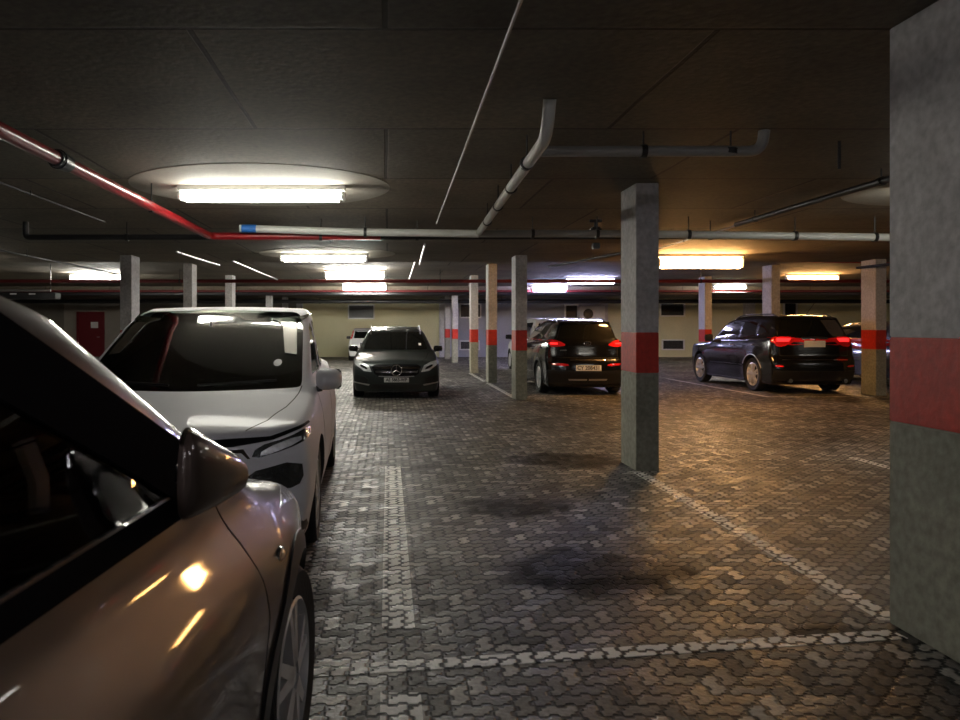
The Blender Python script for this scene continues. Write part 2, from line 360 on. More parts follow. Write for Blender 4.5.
def dens(poly, st, closed=True):
    out = []; n = len(poly)
    for i in range(n if closed else n-1):
        a = Vector(poly[i]); b = Vector(poly[(i+1) % n]); k = max(1, int((b-a).length/st))
        out += [tuple(a.lerp(b, q/k)) for q in range(k)]
    if not closed: out.append(tuple(poly[-1]))
    return out
def chaikin(poly, n=2):
    for _ in range(n):
        out = []
        for i in range(len(poly)):
            a = Vector(poly[i]); b = Vector(poly[(i+1) % len(poly)]); out += [a.lerp(b, .25), a.lerp(b, .75)]
        poly = out
    return [tuple(p) for p in poly]
def patch_geo(body, poly, view, off=.004, thick=.008, res=.03, rnd=1):
    if rnd: poly = chaikin(poly, rnd)
    b = dens(poly, res); xs = [p[0] for p in b]; zs = [p[1] for p in b]
    pts = [Vector(p) for p in b]; nb = len(pts)
    P2 = np.array(b)
    for u in np.arange(min(xs)+res/2, max(xs), res):
        for v in np.arange(min(zs)+res/2, max(zs), res):
            if np.min((P2[:,0]-u)**2 + (P2[:,1]-v)**2) > (res*.45)**2: pts.append(Vector((u, v)))
    edges = [(i, (i+1) % nb) for i in range(nb)]
    V, E, F, *_ = delaunay_2d_cdt(pts, edges, [list(range(nb))], 1, 1e-5)
    P = body.project([tuple(v) for v in V], view, off); G = body.grad(P); I = P - G*thick
    n = len(V); cnt = {}
    for f in F:
        for i in range(len(f)):
            e = (f[i], f[(i+1) % len(f)]); k = tuple(sorted(e)); cnt.setdefault(k, []).append(e)
    fs = [tuple(f) for f in F] + [tuple(i+n for i in reversed(f)) for f in F]
    for k, l in cnt.items():
        if len(l) == 1: a, bb = l[0]; fs.append((bb, a, a+n, bb+n))
    V2 = np.vstack([P, I]); used = sorted({i for f in fs for i in f}); mp = {q: k for k, q in enumerate(used)}
    return V2[used], [tuple(mp[i] for i in f) for f in fs]
def patch(body, name, poly, view, mat, parent, off=.004, thick=.008, res=.03, rnd=1):
    V, F = patch_geo(body, poly, view, off, thick, res, rnd)
    mb = MB(); mb.add(V, F); return mb.build(name, mat, parent, smooth=40)
def ribbon(body, paths, view, width, off=.0008, thick=.002, name='door_seam', mat=None, parent=None, res=.03):
    mb = MB()
    for path in paths:
        p = [Vector(q) for q in dens(path, res, False)]; Lf, Rt = [], []
        for i in range(len(p)):
            t = (p[min(i+1,len(p)-1)] - p[max(i-1,0)]).normalized(); nn = Vector((-t.y, t.x))*width/2
            Lf.append(tuple(p[i]+nn)); Rt.append(tuple(p[i]-nn))
        n = len(p); P = body.project(Lf+Rt, view, off); I = P - body.grad(P)*thick
        fs = []
        for i in range(n-1): fs += [(i, i+1, n+i+1, n+i), (2*n+i, 3*n+i, 3*n+i+1, 2*n+i+1), (i, 2*n+i, 2*n+i+1, i+1), (n+i, n+i+1, 3*n+i+1, 3*n+i)]
        fs += [(0, n, 3*n, 2*n), (n-1, 3*n-1, 4*n-1, 2*n-1)]
        mb.add(np.vstack([P, I]), fs)
    return mb.build(name, mat or M['seam'], parent, smooth=40)
def mirrorp(poly): return [(-a, b) for a, b in reversed(poly)]

def mesh_obj(name, V, F):
    me = bpy.data.meshes.new(name); me.from_pydata([tuple(p) for p in V], [], F)
    bm = bmesh.new(); bm.from_mesh(me); bmesh.ops.remove_doubles(bm, verts=bm.verts[:], dist=1e-5); bmesh.ops.recalc_face_normals(bm, faces=bm.faces[:]); bm.to_mesh(me); bm.free()
    o = bpy.data.objects.new(name, me); COL.objects.link(o); return o
def boolean(o, cutter):
    md = o.modifiers.new('b', 'BOOLEAN'); md.object = cutter; md.operation = 'DIFFERENCE'; md.solver = 'EXACT'
    dg = bpy.context.evaluated_depsgraph_get(); dg.update()
    me = bpy.data.meshes.new_from_object(o.evaluated_get(dg)); o.modifiers.clear()
    if len(me.polygons) > 50: o.data = me
    bpy.data.objects.remove(cutter)
def prism(poly, axis, a, b):
    n = len(poly); V = []
    for q in (a, b):
        for u, v in poly: V.append((q, u, v) if axis == 'X' else (u, q, v))
    F = [tuple(range(n)), tuple(reversed(range(n, 2*n)))] + [(i, n+i, n+(i+1) % n, (i+1) % n) for i in range(n)]
    return V, F

def wheel(parent, x, y, R, side, spokes=5, w=.215, rimmat=None, hero=False):
    """side +1: outer face towards +x"""
    e = bpy.data.objects.new('wheel', None); link(e, parent); e.location = (x, y, R)
    rr = R*.70; s = side
    t = MB(); hw = w/2
    t.lathe([(rr, -hw*.85), (R*.93, -hw), (R*.985, -hw*.8), (R, -hw*.4), (R, hw*.4), (R*.985, hw*.8), (R*.93, hw), (rr, hw*.85)], n=48, closed=True)
    t.build('tyre', M['matte'], e)
    r = MB()
    r.lathe([(rr*1.0, s*hw*.9), (rr*.96, s*hw*.95), (rr*.92, s*hw*.7), (rr*.88, -s*hw*.6), (rr, -s*hw*.8)], n=48)
    for k in range(spokes):
        for da in (-.13, .13):
            a = 2*PI*k/spokes + PI/2
            a0 = a + da*.8; a1 = a + da*1.5
            p0 = Vector((s*hw*.80, math.cos(a0)*rr*.16, math.sin(a0)*rr*.16)); p1 = Vector((s*hw*.72, math.cos(a1)*rr*.93, math.sin(a1)*rr*.93))
            d = (p1-p0); tt = Vector((0, -math.sin(a), math.cos(a))); xx = Vector((s*.018, 0, 0)); w0, w1 = .024, .017
            q = [p0-tt*w0-xx, p0+tt*w0-xx, p0+tt*w0+xx, p0-tt*w0+xx, p1-tt*w1-xx, p1+tt*w1-xx, p1+tt*w1+xx, p1-tt*w1+xx]
            r.add(q, [(0,1,2,3), (4,7,6,5), (0,4,5,1), (1,5,6,2), (2,6,7,3), (3,7,4,0)])
    r.lathe([(0, s*hw*.93), (.03, s*hw*.92), (.055, s*hw*.82), (.06, s*hw*.4)], n=24)
    r.build('rim', rimmat or M['alloy'], e)
    b = MB(); b.lathe([(0, s*.0), (rr*.72, s*0.0), (rr*.72, -s*.02), (0, -s*.02)], n=32); b.build('brake_disc', M['matte'], e)
    return e

def arc(ya, zc, r, a0, a1, n=18):
    return [(ya + r*math.cos(math.radians(a0+(a1-a0)*k/n)), zc + r*math.sin(math.radians(a0+(a1-a0)*k/n))) for k in range(n+1)]

def text_part(parent, txt, size, loc, rot, mat, name='plate_lettering', width=None):
    cu = bpy.data.curves.new('t', 'FONT'); cu.body = txt; cu.size = size; cu.extrude = .001; cu.align_x = 'CENTER'; cu.align_y = 'CENTER'; cu.offset = .002
    to = bpy.data.objects.new('t', cu); COL.objects.link(to)
    dg = bpy.context.evaluated_depsgraph_get(); dg.update()
    me = bpy.data.meshes.new_from_object(to.evaluated_get(dg)); bpy.data.objects.remove(to)
    if width:
        xs = [v.co.x for v in me.vertices]; k = width/(max(xs)-min(xs))
        for v in me.vertices: v.co.x *= k
    me.materials.append(mat); o = bpy.data.objects.new(name, me); link(o, parent); o.location = loc; o.rotation_euler = rot; return o
def number_plate(body, parent, view, z, txt, w=.46, h=.11, x=0, tilt=0):
    P = body.project([(x, z), (x+w*.45, z), (x-w*.45, z)], view, .0); yy = P[:,1]
    s = -1 if view == 'F' else 1
    y = (min(yy) if view == 'F' else max(yy)) + s*.012
    pl = MB().box((0,0,0), (w, .012, h), bev=.003).build('number_plate', M['plate'], parent); pl.location = (x, y, z)
    if txt:
        text_part(pl, txt, h*.95, (0, s*.0075, 0), (PI/2, 0, 0 if view == 'F' else PI), M['ink'], width=w*.86)
    return pl

def door_mirror(parent, x, y, z, side, mat, w=.22, h=.16, d=.11):
    mb = MB(); n = 20; rings = 8; V = []
    for i in range(rings+1):
        t = i/rings; r = math.sin(PI*(.04+.96*t)/2)**.55 if t < 1 else 1
        yy = -d*(1-t)
        for k in range(n):
            a = 2*PI*k/n; cx = math.copysign(abs(math.cos(a))**.65, math.cos(a)); cz = math.copysign(abs(math.sin(a))**.75, math.sin(a))
            V.append((cx*w/2*r*(1 if cx*side > 0 else 1.0), yy, cz*h/2*r*(1-.12*cx*side)))
    F = [(i*n+k, i*n+(k+1) % n, (i+1)*n+(k+1) % n, (i+1)*n+k) for i in range(rings) for k in range(n)]
    F.append(tuple(range(n)))
    mb.add(V, F); e = mb.build('door_mirror', mat, parent, 50); e.location = (x, y, z)
    g = MB(); g.lathe([(0, 0), (1, 0), (1, .006), (0, .006)], n=24, axis='Y')
    g.v = [(a*w*.45, b-.012, c*h*.42) for a, b, c in g.v]; g.build('mirror_glass', M['chrome'], e)
    k = MB(); k.box((0, .0, 0), (w*.94, .03, h*.92), bev=.012); k.build('mirror_bezel', M['black'], e).location = (0, .002, 0)
    st = MB(); st.tube([(-side*w*.25, -.03, -h*.42), (-side*w*.75, -.02, -h*.5), (-side*(w*.5+.12), .0, -h*.35)], [.022, .026, .03], n=10); st.build('mirror_arm', M['black'], e)
    return e

def make_car(name, c, loc, rz, label, cat='car'):
    root = empty(name, (0,0,0)); tag(root, label, cat)
    B = Body(c); paint = M[c['paint']]
    V, F = B.shell(c.get('step', .05)); o = mesh_obj('body', V, F)
    sw, fw, bw = [dens(q, .11) for q in c['sidewin']], dens(c['frontwin'], .11), dens(c['backwin'], .11)
    if c.get('cabin'):
        y0, y1 = c['cabin']; c['cab'] = (y0+.25, y1-.25)
        lim = lambda P: np.maximum(np.maximum(y0 + .0*P[:,0] - P[:,1], P[:,1]-y1), np.maximum(.45-P[:,2], 0*P[:,0]-1))
        V2, F2 = B.shell(.06, off=-.055, zp=.85, lim=lim); boolean(o, mesh_obj('c', V2, F2))
        Vc, Fc = [], []
        for poly in sw:
            a, b = prism(dens(chaikin(poly, 2), .2), 'X', -1.3, 1.3); n = len(Vc); Vc += a; Fc += [tuple(i+n for i in f) for f in b]
        boolean(o, mesh_obj('c', Vc, Fc))
        Vc, Fc = [], []
        a, b = prism(chaikin(fw, 2), 'Y', -.5, c['mid']); Vc += a; Fc += b
        a, b = prism(chaikin(bw, 2), 'Y', c['mid']+.1, c['L']+.5); n = len(Vc); Vc += a; Fc += [tuple(i+n for i in f) for f in b]
        boolean(o, mesh_obj('c', Vc, Fc))
    R = c['R']; wc = MB()
    for ya in c['axles']:
        for s in (-1, 1):
            wc.lathe([(0, s*(c['W']-.30)), (R+.05, s*(c['W']-.30)), (R+.05, s*(c['W']+.3)), (0, s*(c['W']+.3))], n=40, c=(0, ya, R+.01))
    boolean(o, mesh_obj('c', wc.v, wc.f))
    o.data.materials.clear(); o.data.materials.append(paint)
    o.data.materials.append(M['interior'] if c.get('cabin') else M['matte'])
    cen = np.array([tuple(p.center) for p in o.data.polygons]); fv = B.f(cen)
    for p, q in zip(o.data.polygons, fv): p.material_index = 1 if q < -.025 else 0
    o.data.shade_smooth(); o.data.set_sharp_from_angle(angle=math.radians(38)); o.parent = root
    GL = M['glass'] if c.get('cabin') else M['darkglass']; go, gt = (-.004, .004) if c.get('cabin') else (.002, .006)
    patch(B, 'windscreen', fw, 'F', GL, root, go, gt, .05, 2)
    patch(B, 'rear_window', bw, 'B', GL, root, go, gt, .05, 2)
    for poly in sw:
        for vw in 'RL': patch(B, 'side_window', poly, vw, GL, root, go, gt, .05, 2)
    for item in c['patches']:
        nm, mt, vw, poly = item[:4]; kw = item[4] if len(item) > 4 else {}
        kw = dict(kw); both = kw.pop('both', True); kids = kw.pop('kids', [])
        views = {'F': ['F'], 'B': ['B'], 'S': ['R', 'L'], 'T': ['T']}[vw]
        for v in views:
            polys = [poly] if (v in 'RL' or not both) else [poly, mirrorp(poly)]
            for pp in polys:
                po = patch(B, nm, pp, v, M[mt] if mt != 'paint' else paint, root, **kw)
                for knm, kmt, kpoly, kkw in kids:
                    patch(B, knm, kpoly if pp is poly else mirrorp(kpoly), v, M[kmt], po, **kkw)
    for nm, vw, paths, w in c.get('seams', []):
        for v in (['R', 'L'] if vw == 'S' else [vw]):
            for pth in paths: ribbon(B, [pth], v, w, name=nm, parent=root)
    for s in (-1, 1):
        for ya in c['axles']: wheel(root, s*(c['W']-.125), ya, R-.002, s, c.get('spokes', 5))
    if c.get('arch'):
        for ya in c['axles']:
            poly = arc(ya, R, R+.105, 195, -15) + arc(ya, R, R+.045, -15, 195)
            for v in 'RL': patch(B, 'wheel_arch_trim', poly, v, M['black'], root, .008, .02, .04, 0)
    if c.get('mirrors'):
        mx, my, mz = c['mirrors']
        for s in c.get('mirrorsides', (-1, 1)): door_mirror(root, s*mx, my, mz, s, M[c.get('mirrormat', c['paint'])], *c.get('mirrordim', (.22,.16,.11)))
    if c.get('rails'):
        y0, y1, rx, rmat = c['rails']
        for s in (-1, 1):
            ys = np.linspace(y0, y1, 12); P = B.project([(s*rx, y) for y in ys], 'T', .0)
            lift = [.0 if i in (0, 11) else .035 for i in range(12)]
            MB().tube([(p[0], p[1], p[2]+l) for p, l in zip(P, lift)], .014, n=8).build('roof_rail', M[rmat], root)
    if c.get('handles'):
        for y, z in c['handles']:
            for s in (-1, 1):
                P = B.project([(y, z)], 'R', 0)[0]
                MB().tube([(s*(P[0]+.0), y-.09, z), (s*(P[0]+.032), y-.07, z), (s*(P[0]+.034), y+.07, z), (s*(P[0]), y+.09, z)], .012, n=8).build('door_handle', M[c.get('handlemat', 'chrome')], root)
    for vw, z, txt, w, h in c.get('plates', []): number_plate(B, root, vw, z, txt, w, h)
    root.location = loc; root.rotation_euler = (0,0,rz)
    return root, B

SIDE = [(0,.86), (.2,.95), (.45,.995), (.68,1.0), (.82,.985), (.93,.955), (1.0,.925), (1.1,.92)]
def winframe(cars): pass

# ------------------------------------------------------------------ the shell of the car park
XW0, XW1, Y0, Y1 = -21.0, 29.0, -9.0, 37.5
def struct(o): o['kind'] = 'structure'; return o
struct(MB().box(((XW0+XW1)/2, (Y0+Y1)/2, -.1), (XW1-XW0, Y1-Y0, .2)).build('floor', M['floor'], None, 0))
CH, CH2, S0, S1 = 2.92, 3.15, 16.7, 30.6
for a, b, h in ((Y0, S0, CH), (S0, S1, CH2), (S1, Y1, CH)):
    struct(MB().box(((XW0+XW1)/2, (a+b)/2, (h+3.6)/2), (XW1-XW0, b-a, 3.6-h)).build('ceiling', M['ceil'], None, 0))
struct(MB().box((XW0-.1, (Y0+Y1)/2, 1.7), (.2, Y1-Y0+.4, 3.6)).build('wall_left', M['walldark'], None, 0))
struct(MB().box((XW1+.1, (Y0+Y1)/2, 1.7), (.2, Y1-Y0+.4, 3.6)).build('wall_right', M['wall'], None, 0))
struct(MB().box(((XW0+XW1)/2, Y0-.1, 1.7), (XW1-XW0, .2, 3.6)).build('wall_front', M['walldark'], None, 0))
# back wall stretches: lamp tints and shading put into the wall colour
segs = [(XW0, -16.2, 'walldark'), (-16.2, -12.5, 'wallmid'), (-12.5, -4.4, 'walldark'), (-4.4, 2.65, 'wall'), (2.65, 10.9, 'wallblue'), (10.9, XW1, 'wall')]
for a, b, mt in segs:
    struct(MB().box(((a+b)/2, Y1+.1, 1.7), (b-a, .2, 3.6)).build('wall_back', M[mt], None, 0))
for k, (x, w) in enumerate([(2.7, .3), (10.75, .35), (18.0, .5), (-4.4, .3)]):
    struct(MB().box((x, Y1-.12, 1.46), (w, .24, 2.92)).build('trim_%d' % (k+1), M['colup'], None, 0))
def PX(px, y): return (px-388)/750*y
def PZ(py, y): return EYE - (py-328)/750*y
# framed louvred openings on the back wall
for k, (a, b, t, d) in enumerate([(348.5,374,305,318.5), (460,480.5,304,317.5), (460,479,341,349.5), (565,577.5,305,318), (660,684,303.5,316), (662,683.5,340,349.5), (783.5,796,303,317), (801,820,341,350)]):
    y = Y1; x0, x1, z1, z0 = PX(a,y), PX(b,y), PZ(t,y), PZ(d,y); fw_ = .06
    mb = MB()
    for cx, cz, w, h in (((x0+x1)/2, z1, x1-x0+.06, fw_), ((x0+x1)/2, z0, x1-x0+.06, fw_), (x0, (z0+z1)/2, fw_, z1-z0), (x1, (z0+z1)/2, fw_, z1-z0)):
        mb.box((cx, y-.05, cz), (w, .1, h))
    w = struct(mb.build('window_%d' % (k+1), M['white'], None, 0))
    lv = MB(); lv.box(((x0+x1)/2, y-.01, (z0+z1)/2), (x1-x0-.06, .02, z1-z0-.06))
    for q in range(6): lv.box(((x0+x1)/2, y-.04, z0+(z1-z0)*(q+.7)/6.5), (x1-x0-.06, .05, .02))
    lv.build('louvre', M['pipegrey'] if 0 else M['black'], w, 0)
# dark red door
y = Y1; x0, x1 = PX(78,y), PX(104,y); zt = 2.22
d = struct(MB().box(((x0+x1)/2, y-.03, zt/2), (x1-x0-.12, .06, zt-.06)).build('door_1', M['darkred'], None, 0))
f = MB(); f.box((x0, y-.05, zt/2), (.08, .1, zt)); f.box((x1, y-.05, zt/2), (.08, .1, zt)); f.box(((x0+x1)/2, y-.05, zt), (x1-x0+.08, .1, .08)); f.build('door_frame', M['darkred'], d, 0)
MB().box((PX(95,y), y-.07, PZ(325,y)), (.36, .02, .3)).build('door_sign', M['white'], d, 0)
MB().tube([(x1-.2, y-.07, 1.0), (x1-.2, y-.11, 1.0), (x1-.32, y-.11, 1.0)], .012).build('door_handle', M['steel'], d)

# ------------------------------------------------------------------ painted lines
def line(pts, w, label):
    mb = MB(); a, b = Vector(pts[0]), Vector(pts[1]); t = (b-a).normalized(); nn = Vector((-t.y, t.x))*w/2; z0, z1 = .0, .0025
    q = [a-nn, b-nn, b+nn, a+nn]
    mb.add([(p.x, p.y, z0) for p in q] + [(p.x, p.y, z1) for p in q], [(3,2,1,0), (4,5,6,7), (0,1,5,4), (1,2,6,5), (2,3,7,6), (3,0,4,7)])
    return tag(mb.build('parking_line', M['line'], None, 0), label, 'parking line', 'painted bay lines on the pavers')
line([(.05,3.62), (.05,7.85)], .16, 'worn white bay line running away from camera past the white car')
line([(.05,1.6), (.05,2.98)], .16, 'stub of worn white bay line at the bottom edge nearest the camera')
line([(-.4,3.15), (2.42,3.55)], .10, 'white line crossing the foreground towards the base of the nearest pillar')
line([(2.50,3.72), (2.52,7.55)], .12, 'white line from the nearest pillar to the second pillar')
line([(2.62,15.45), (2.62,19.75)], .12, 'white line between the third and fourth pillars')
line([(2.62,20.35), (2.62,24.0)], .12, 'white line between the fourth and fifth pillars')
line([(8.0,15.75), (8.0,21.5)], .10, 'white bay line left of the black off-road car')
line([(8.0,15.8), (10.4,15.8)], .09, 'white line across the bay mouth behind the black off-road car')
line([(5.2,6.1), (5.2,8.4)], .10, 'short white line at right just left of the nearest pillar')
line([(-.65,15.35), (1.05,15.35)], .09, 'short white line in front of the dark grey car bumper')

# ------------------------------------------------------------------ pillars
def pillar(x, y, h, label, w=.23, dpt=.5):
    r = empty('pillar', (x, y, 0)); tag(r, label, 'pillar', 'square concrete pillars with a red band' , 'thing')
    b0, b1 = .995, 1.405
    lo = MB().box((0, 0, b0/2), (w, dpt, b0), bev=.006).build('lower_shaft', M['collow'], r)
    MB().box((0, 0, (b0+b1)/2), (w, dpt, b1-b0), bev=.006).build('red_band', M['colred'], r)
    MB().box((0, 0, (b1+h)/2), (w, dpt, h-b1), bev=.006).build('upper_shaft', M['colup'], r)
    return r
pillar(2.58, 3.44, CH, 'nearest concrete pillar with red band, large at the right edge')
for x, y, h, lb in ((2.63, 7.85, CH, 'lone concrete pillar with red band standing in mid floor'), (2.685, 15.35, CH, 'red-banded pillar just left of the black hatch-backed SUV'),
                 (2.765, 20.05, CH2, 'red-banded pillar, second left from the black SUV'), (2.785, 24.35, CH2, 'red-banded pillar, third left from the black SUV'),
                 (2.815, 31.6, CH, 'small distant red-banded pillar, second from the end of its row'), (2.80, 35.4, CH, 'most distant thin red-banded pillar near the back wall corner')):
    pillar(x, y, h, lb)
for x, y, h, lb in ((-5.28, 15.35, CH, 'widest pillar rising behind the white car roof, leftmost'), (-5.29, 20.05, CH2, 'second pillar from the left behind the white car roof'),
                 (-5.12, 24.35, CH2, 'third pillar from the left behind the white car roof'), (-5.0, 31.6, CH, 'fourth small pillar from the left behind the white car'),
                 (-4.85, 35.4, CH, 'smallest pillar behind the right end of the white car roof'),
                 (10.52, 16.25, CH, 'red-banded pillar at the right rear corner of the black off-road car'), (10.445, 20.45, CH2, 'pillar rising behind the roof of the black off-road car'),
                 (10.57, 25.0, CH2, 'red-banded pillar in front of the black off-road car nose')):
    pillar(x, y, h, lb)

# ------------------------------------------------------------------ ceiling lights
WARM, COOL, NEUT, BLUE = (1,.50,.16), (.98,.95,1.0), (1,.97,.86), (.60,.59,1.0)
EM = {}
def light(x, y, h, ln, col, s, label, key, hh=.10):
    if key not in EM: EM[key] = emat('lamp ' + key, col, s)
    r = empty('ceiling_light', (x, y, h)); tag(r, label, 'ceiling light', 'fluorescent batten lights')
    hs = MB().box((0, 0, -.03), (ln, .16, .06), bev=.008).build('housing', M['white'], r)
    MB().box((0, 0, -.06-hh/2), (ln-.08, .17, hh), bev=.03).build('diffuser', EM[key], r)
    for sgn in (-1, 1): MB().box((sgn*(ln/2-.02), 0, -.06-hh/2), (.04, .16, hh*.8), bev=.01).build('end_cap', M['white'], r)
    return r
LI = 40
light(-1.30, 7.75, CH, 1.72, NEUT, LI*.7, 'long lit tube light over the white car, nearest to camera', 'near')
light(-1.26, 14.75, CH, 1.72, NEUT, LI*.8, 'lit tube light beyond the transverse pipes, second in its line', 'neutral')
light(-.97, 21.9, CH2, 1.75, NEUT, LI*2.4, 'brightest white tube light above the dark grey car, nearer of two', 'bright', .2)
light(-0.90, 28.6, CH2, 1.7, NEUT, LI*2.4, 'white tube light near the back wall above the dark grey car, farther of two', 'bright', .2)
light(-9.0, 23.3, CH2, 1.75, NEUT, LI*2.2, 'bright white tube light left of the leftmost pillar', 'bright', .16)
light(6.22, 14.95, CH, 1.70, WARM, LI*1.55, 'large warm orange lit tube light right of the lone pillar', 'warm near', .22)
light(13.4, 23.7, CH2, 1.65, WARM, LI*2.2, 'warm orange tube light above the black off-road car', 'warm', .16)
light(13.4, 29.4, CH2, 1.3, NEUT, LI*1.5, 'small white tube light far beyond the warm lights', 'neutral far')
light(6.80, 25.2, CH2, 1.65, BLUE, LI*1.2, 'bluish tube light above the black SUV, nearer and larger', 'blue', .16)
light(6.35, 29.5, CH2, 1.4, BLUE, LI*2.8, 'bluish tube light above the black SUV, farther and smaller', 'blue far', .16)
light(-8.9, 14.9, CH, 1.7, NEUT, LI*.8, 'tube light outside the left edge of view', 'neutral')
light(6.25, 7.7, CH, 1.7, NEUT, LI*.38, 'dim tube light hidden behind the nearest pillar', 'dim')
light(5.4, 0.0, CH, 1.7, COOL, LI*.35, 'tube light beside the camera on the right', 'cool')
light(-1.3, 0.3, CH, 1.7, COOL, LI*.30, 'tube light above the bronze car over the camera', 'over')
light(6.3, -6.6, CH, 1.7, COOL, LI*.5, 'tube light behind the camera on the right', 'behind')
light(-1.3, -6.6, CH, 1.7, NEUT, LI*1.0, 'tube light behind the camera', 'cool')
light(13.6, 7.7, CH, 1.7, NEUT, LI*.35, 'tube light far right out of view', 'warmside')
light(20.5, 23.7, CH2, 1.7, NEUT, LI*1.0, 'tube light near the right wall', 'neutral')
for k, (x, y) in enumerate(((-1.32, 7.85), (6.25, 7.85), (-1.2, 14.85))):  # pale discs paint the lamps' pools of light onto the ceiling
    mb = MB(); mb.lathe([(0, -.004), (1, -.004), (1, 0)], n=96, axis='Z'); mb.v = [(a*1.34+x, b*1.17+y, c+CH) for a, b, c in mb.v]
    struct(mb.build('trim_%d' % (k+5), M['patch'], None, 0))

# ------------------------------------------------------------------ pipes
def pipe(name, pts, r, mat, label, cat='pipe', bend=.12, clamps=(), up=CH, n=14, clampmat='black'):
    p = rounded(pts, bend) if len(pts) > 2 else pts
    o = tag(MB().tube(p, r, n=n).build(name, M[mat], None, 60), label, cat)
    for (cx, cy, cz) in clamps:
        # strap round the pipe and a drop rod to the slab; along x or y by the nearest run
        best = min(range(len(pts)-1), key=lambda i: ((Vector(pts[i])+Vector(pts[i+1]))/2 - Vector((cx,cy,cz))).length)
        t = (Vector(pts[best+1])-Vector(pts[best])).normalized()
        q = Vector((cx,cy,cz)); top = up if (cy < S0 or cy > S1) else CH2
        cl = MB().tube([q-t*.02, q+t*.02], r*1.28, n=14); cl.tube([q+Vector((0,0,r)), Vector((cx,cy,top-.004))], .007, n=6)
        cl.build('pipe_clamp', M[clampmat], o)
    return o
pipe('drain_pipe', [(1.04, 4.82, CH), (1.04, 4.92, 2.70), (1.10, 6.9, 2.70), (1.19, 9.8, 2.70), (1.0, 9.8, 2.70), (-1.93, 9.8, 2.735)][:4], .042, 'pipewhite', 'white drain pipe dropping from the ceiling and running away above centre',
     clamps=[(1.055,5.7,2.70), (1.10,6.7,2.70), (1.13,7.7,2.70), (1.165,8.8,2.70)], bend=.15)
p = pipe('drain_pipe', [(1.19, 9.86, 2.69), (-.4, 9.86, 2.71), (-1.95, 9.86, 2.76)], .05, 'pipewhite', 'white crossing pipe left of centre with a blue sleeve on its end', clamps=[(-.3,9.86,2.71)], bend=.05)
MB().tube([(-1.92,9.86,2.759), (-1.73,9.86,2.755)], .053, n=14).build('blue_sleeve', M['blue'], p)
p = pipe('drain_pipe', [(1.19, 9.86, 2.69), (3.2, 9.86, 2.69)], .048, 'pipegrey', 'grey crossing pipe between the centre and the lone pillar', clamps=[(1.9,9.86,2.69), (2.75,9.86,2.69)])
pipe('drain_pipe', [(3.2, 9.86, 2.69), (6.7, 9.86, 2.64)], .05, 'pipewhite', 'white crossing pipe right of the lone pillar', clamps=[(3.95,9.86,2.68), (5.35,9.86,2.66), (6.4,9.86,2.645)])
pipe('drain_pipe', [(1.14, 5.58, 2.765), (2.78, 5.58, 2.765), (2.80, 5.58, CH)], .04, 'pipegrey', 'grey crossing pipe above the lone pillar turning up into the ceiling', clamps=[(1.9,5.58,2.765), (2.55,5.58,2.765)], bend=.10)
p = pipe('sprinkler_pipe', [(-2.44, -2.0, 2.68), (-2.385, 10.06, 2.68), (-.1, 10.06, 2.68)], .05, 'pipered', 'red sprinkler pipe from the upper left turning across the ceiling', clamps=[(-2.397,7.6,2.68), (-.9,10.06,2.68)], bend=.16)
MB().tube([(-2.405,5.42,2.68), (-2.404,5.62,2.68)], .064, n=16).tube([(-2.405,5.46,2.68), (-2.405,5.50,2.68)], .074, n=16).build('pipe_coupling', M['black'], p)
pipe('steel_pipe', [(-5.0, 10.35, CH-.005), (-5.0, 10.35, 2.70), (-.3, 10.3, 2.70), (6.9, 10.2, 2.70)], .04, 'pipeblack', 'long black pipe crossing the whole ceiling beside the white one', clamps=[(-3.6,10.34,2.70), (.4,10.3,2.70), (4.4,10.24,2.70)], bend=.06)
v = tag(MB().box((2.78, 10.05, 2.74), (.14,.12,.12), bev=.02).tube([(2.78,10.05,2.8), (2.78,10.05,2.88)], .02).tube([(2.70,10.05,2.885), (2.86,10.05,2.885)], .02).build('stop_valve', M['black']), 'black stop valve on the crossing pipes left of the lone pillar', 'valve')
pipe('sprinkler_pipe', [(4.53, 1.0, 2.80), (4.55, 9.8, 2.80)], .033, 'pipeblack', 'black pipe running away at upper right beside the nearest pillar', clamps=[(4.54,6.9,2.80), (4.55,9.3,2.80)])
pipe('hanger_rod', [(3.55, 5.9, CH), (3.55, 5.9, 2.70)], .012, 'pipeblack', 'short black rod hanging from the ceiling at upper right', cat='rod')
pipe('conduit', [(.53, -1.0, 2.88), (.58, 3.3, 2.88), (.66, 10.2, 2.87)], .009, 'pipegrey', 'thin bright conduit running away along the ceiling above centre', bend=.3, clamps=[(.56,2.2,2.88),(.61,5.5,2.88),(.645,9,2.872)], cat='conduit')
pipe('conduit', [(.62, 12.6, 2.85), (.70, 16.5, 2.85)], .02, 'steel', 'thin pale conduit continuing behind the crossing pipes at centre', clamps=[(.66,14.5,2.85)], cat='conduit')
pipe('conduit', [(.66, 16.9, 3.08), (.72, 26, 3.08)], .022, 'steel', 'thin far conduit under the raised ceiling at centre', clamps=[(.69,21,3.08)], cat='conduit')
pipe('conduit', [(-3.8, 1.0, 2.88), (-3.82, 10.1, 2.88)], .012, 'pipeblack', 'thin black conduit along the ceiling at far upper left', clamps=[(-3.81,8,2.88)], cat='conduit')
pipe('conduit', [(-6.72, 6.0, 2.80), (-6.76, 19.5, 2.80)][:2], .018, 'pipeblack', 'thin black conduit passing under the light at the far left', clamps=[(-6.74,14,2.80)], cat='conduit')
pipe('sprinkler_pipe', [(-3.86, 13.7, 2.84), (-3.74, 16.6, 2.84)], .02, 'steel', 'short pale pipe above the second pillar behind the white car', clamps=[(-3.85,13.9,2.84)], cat='pipe')
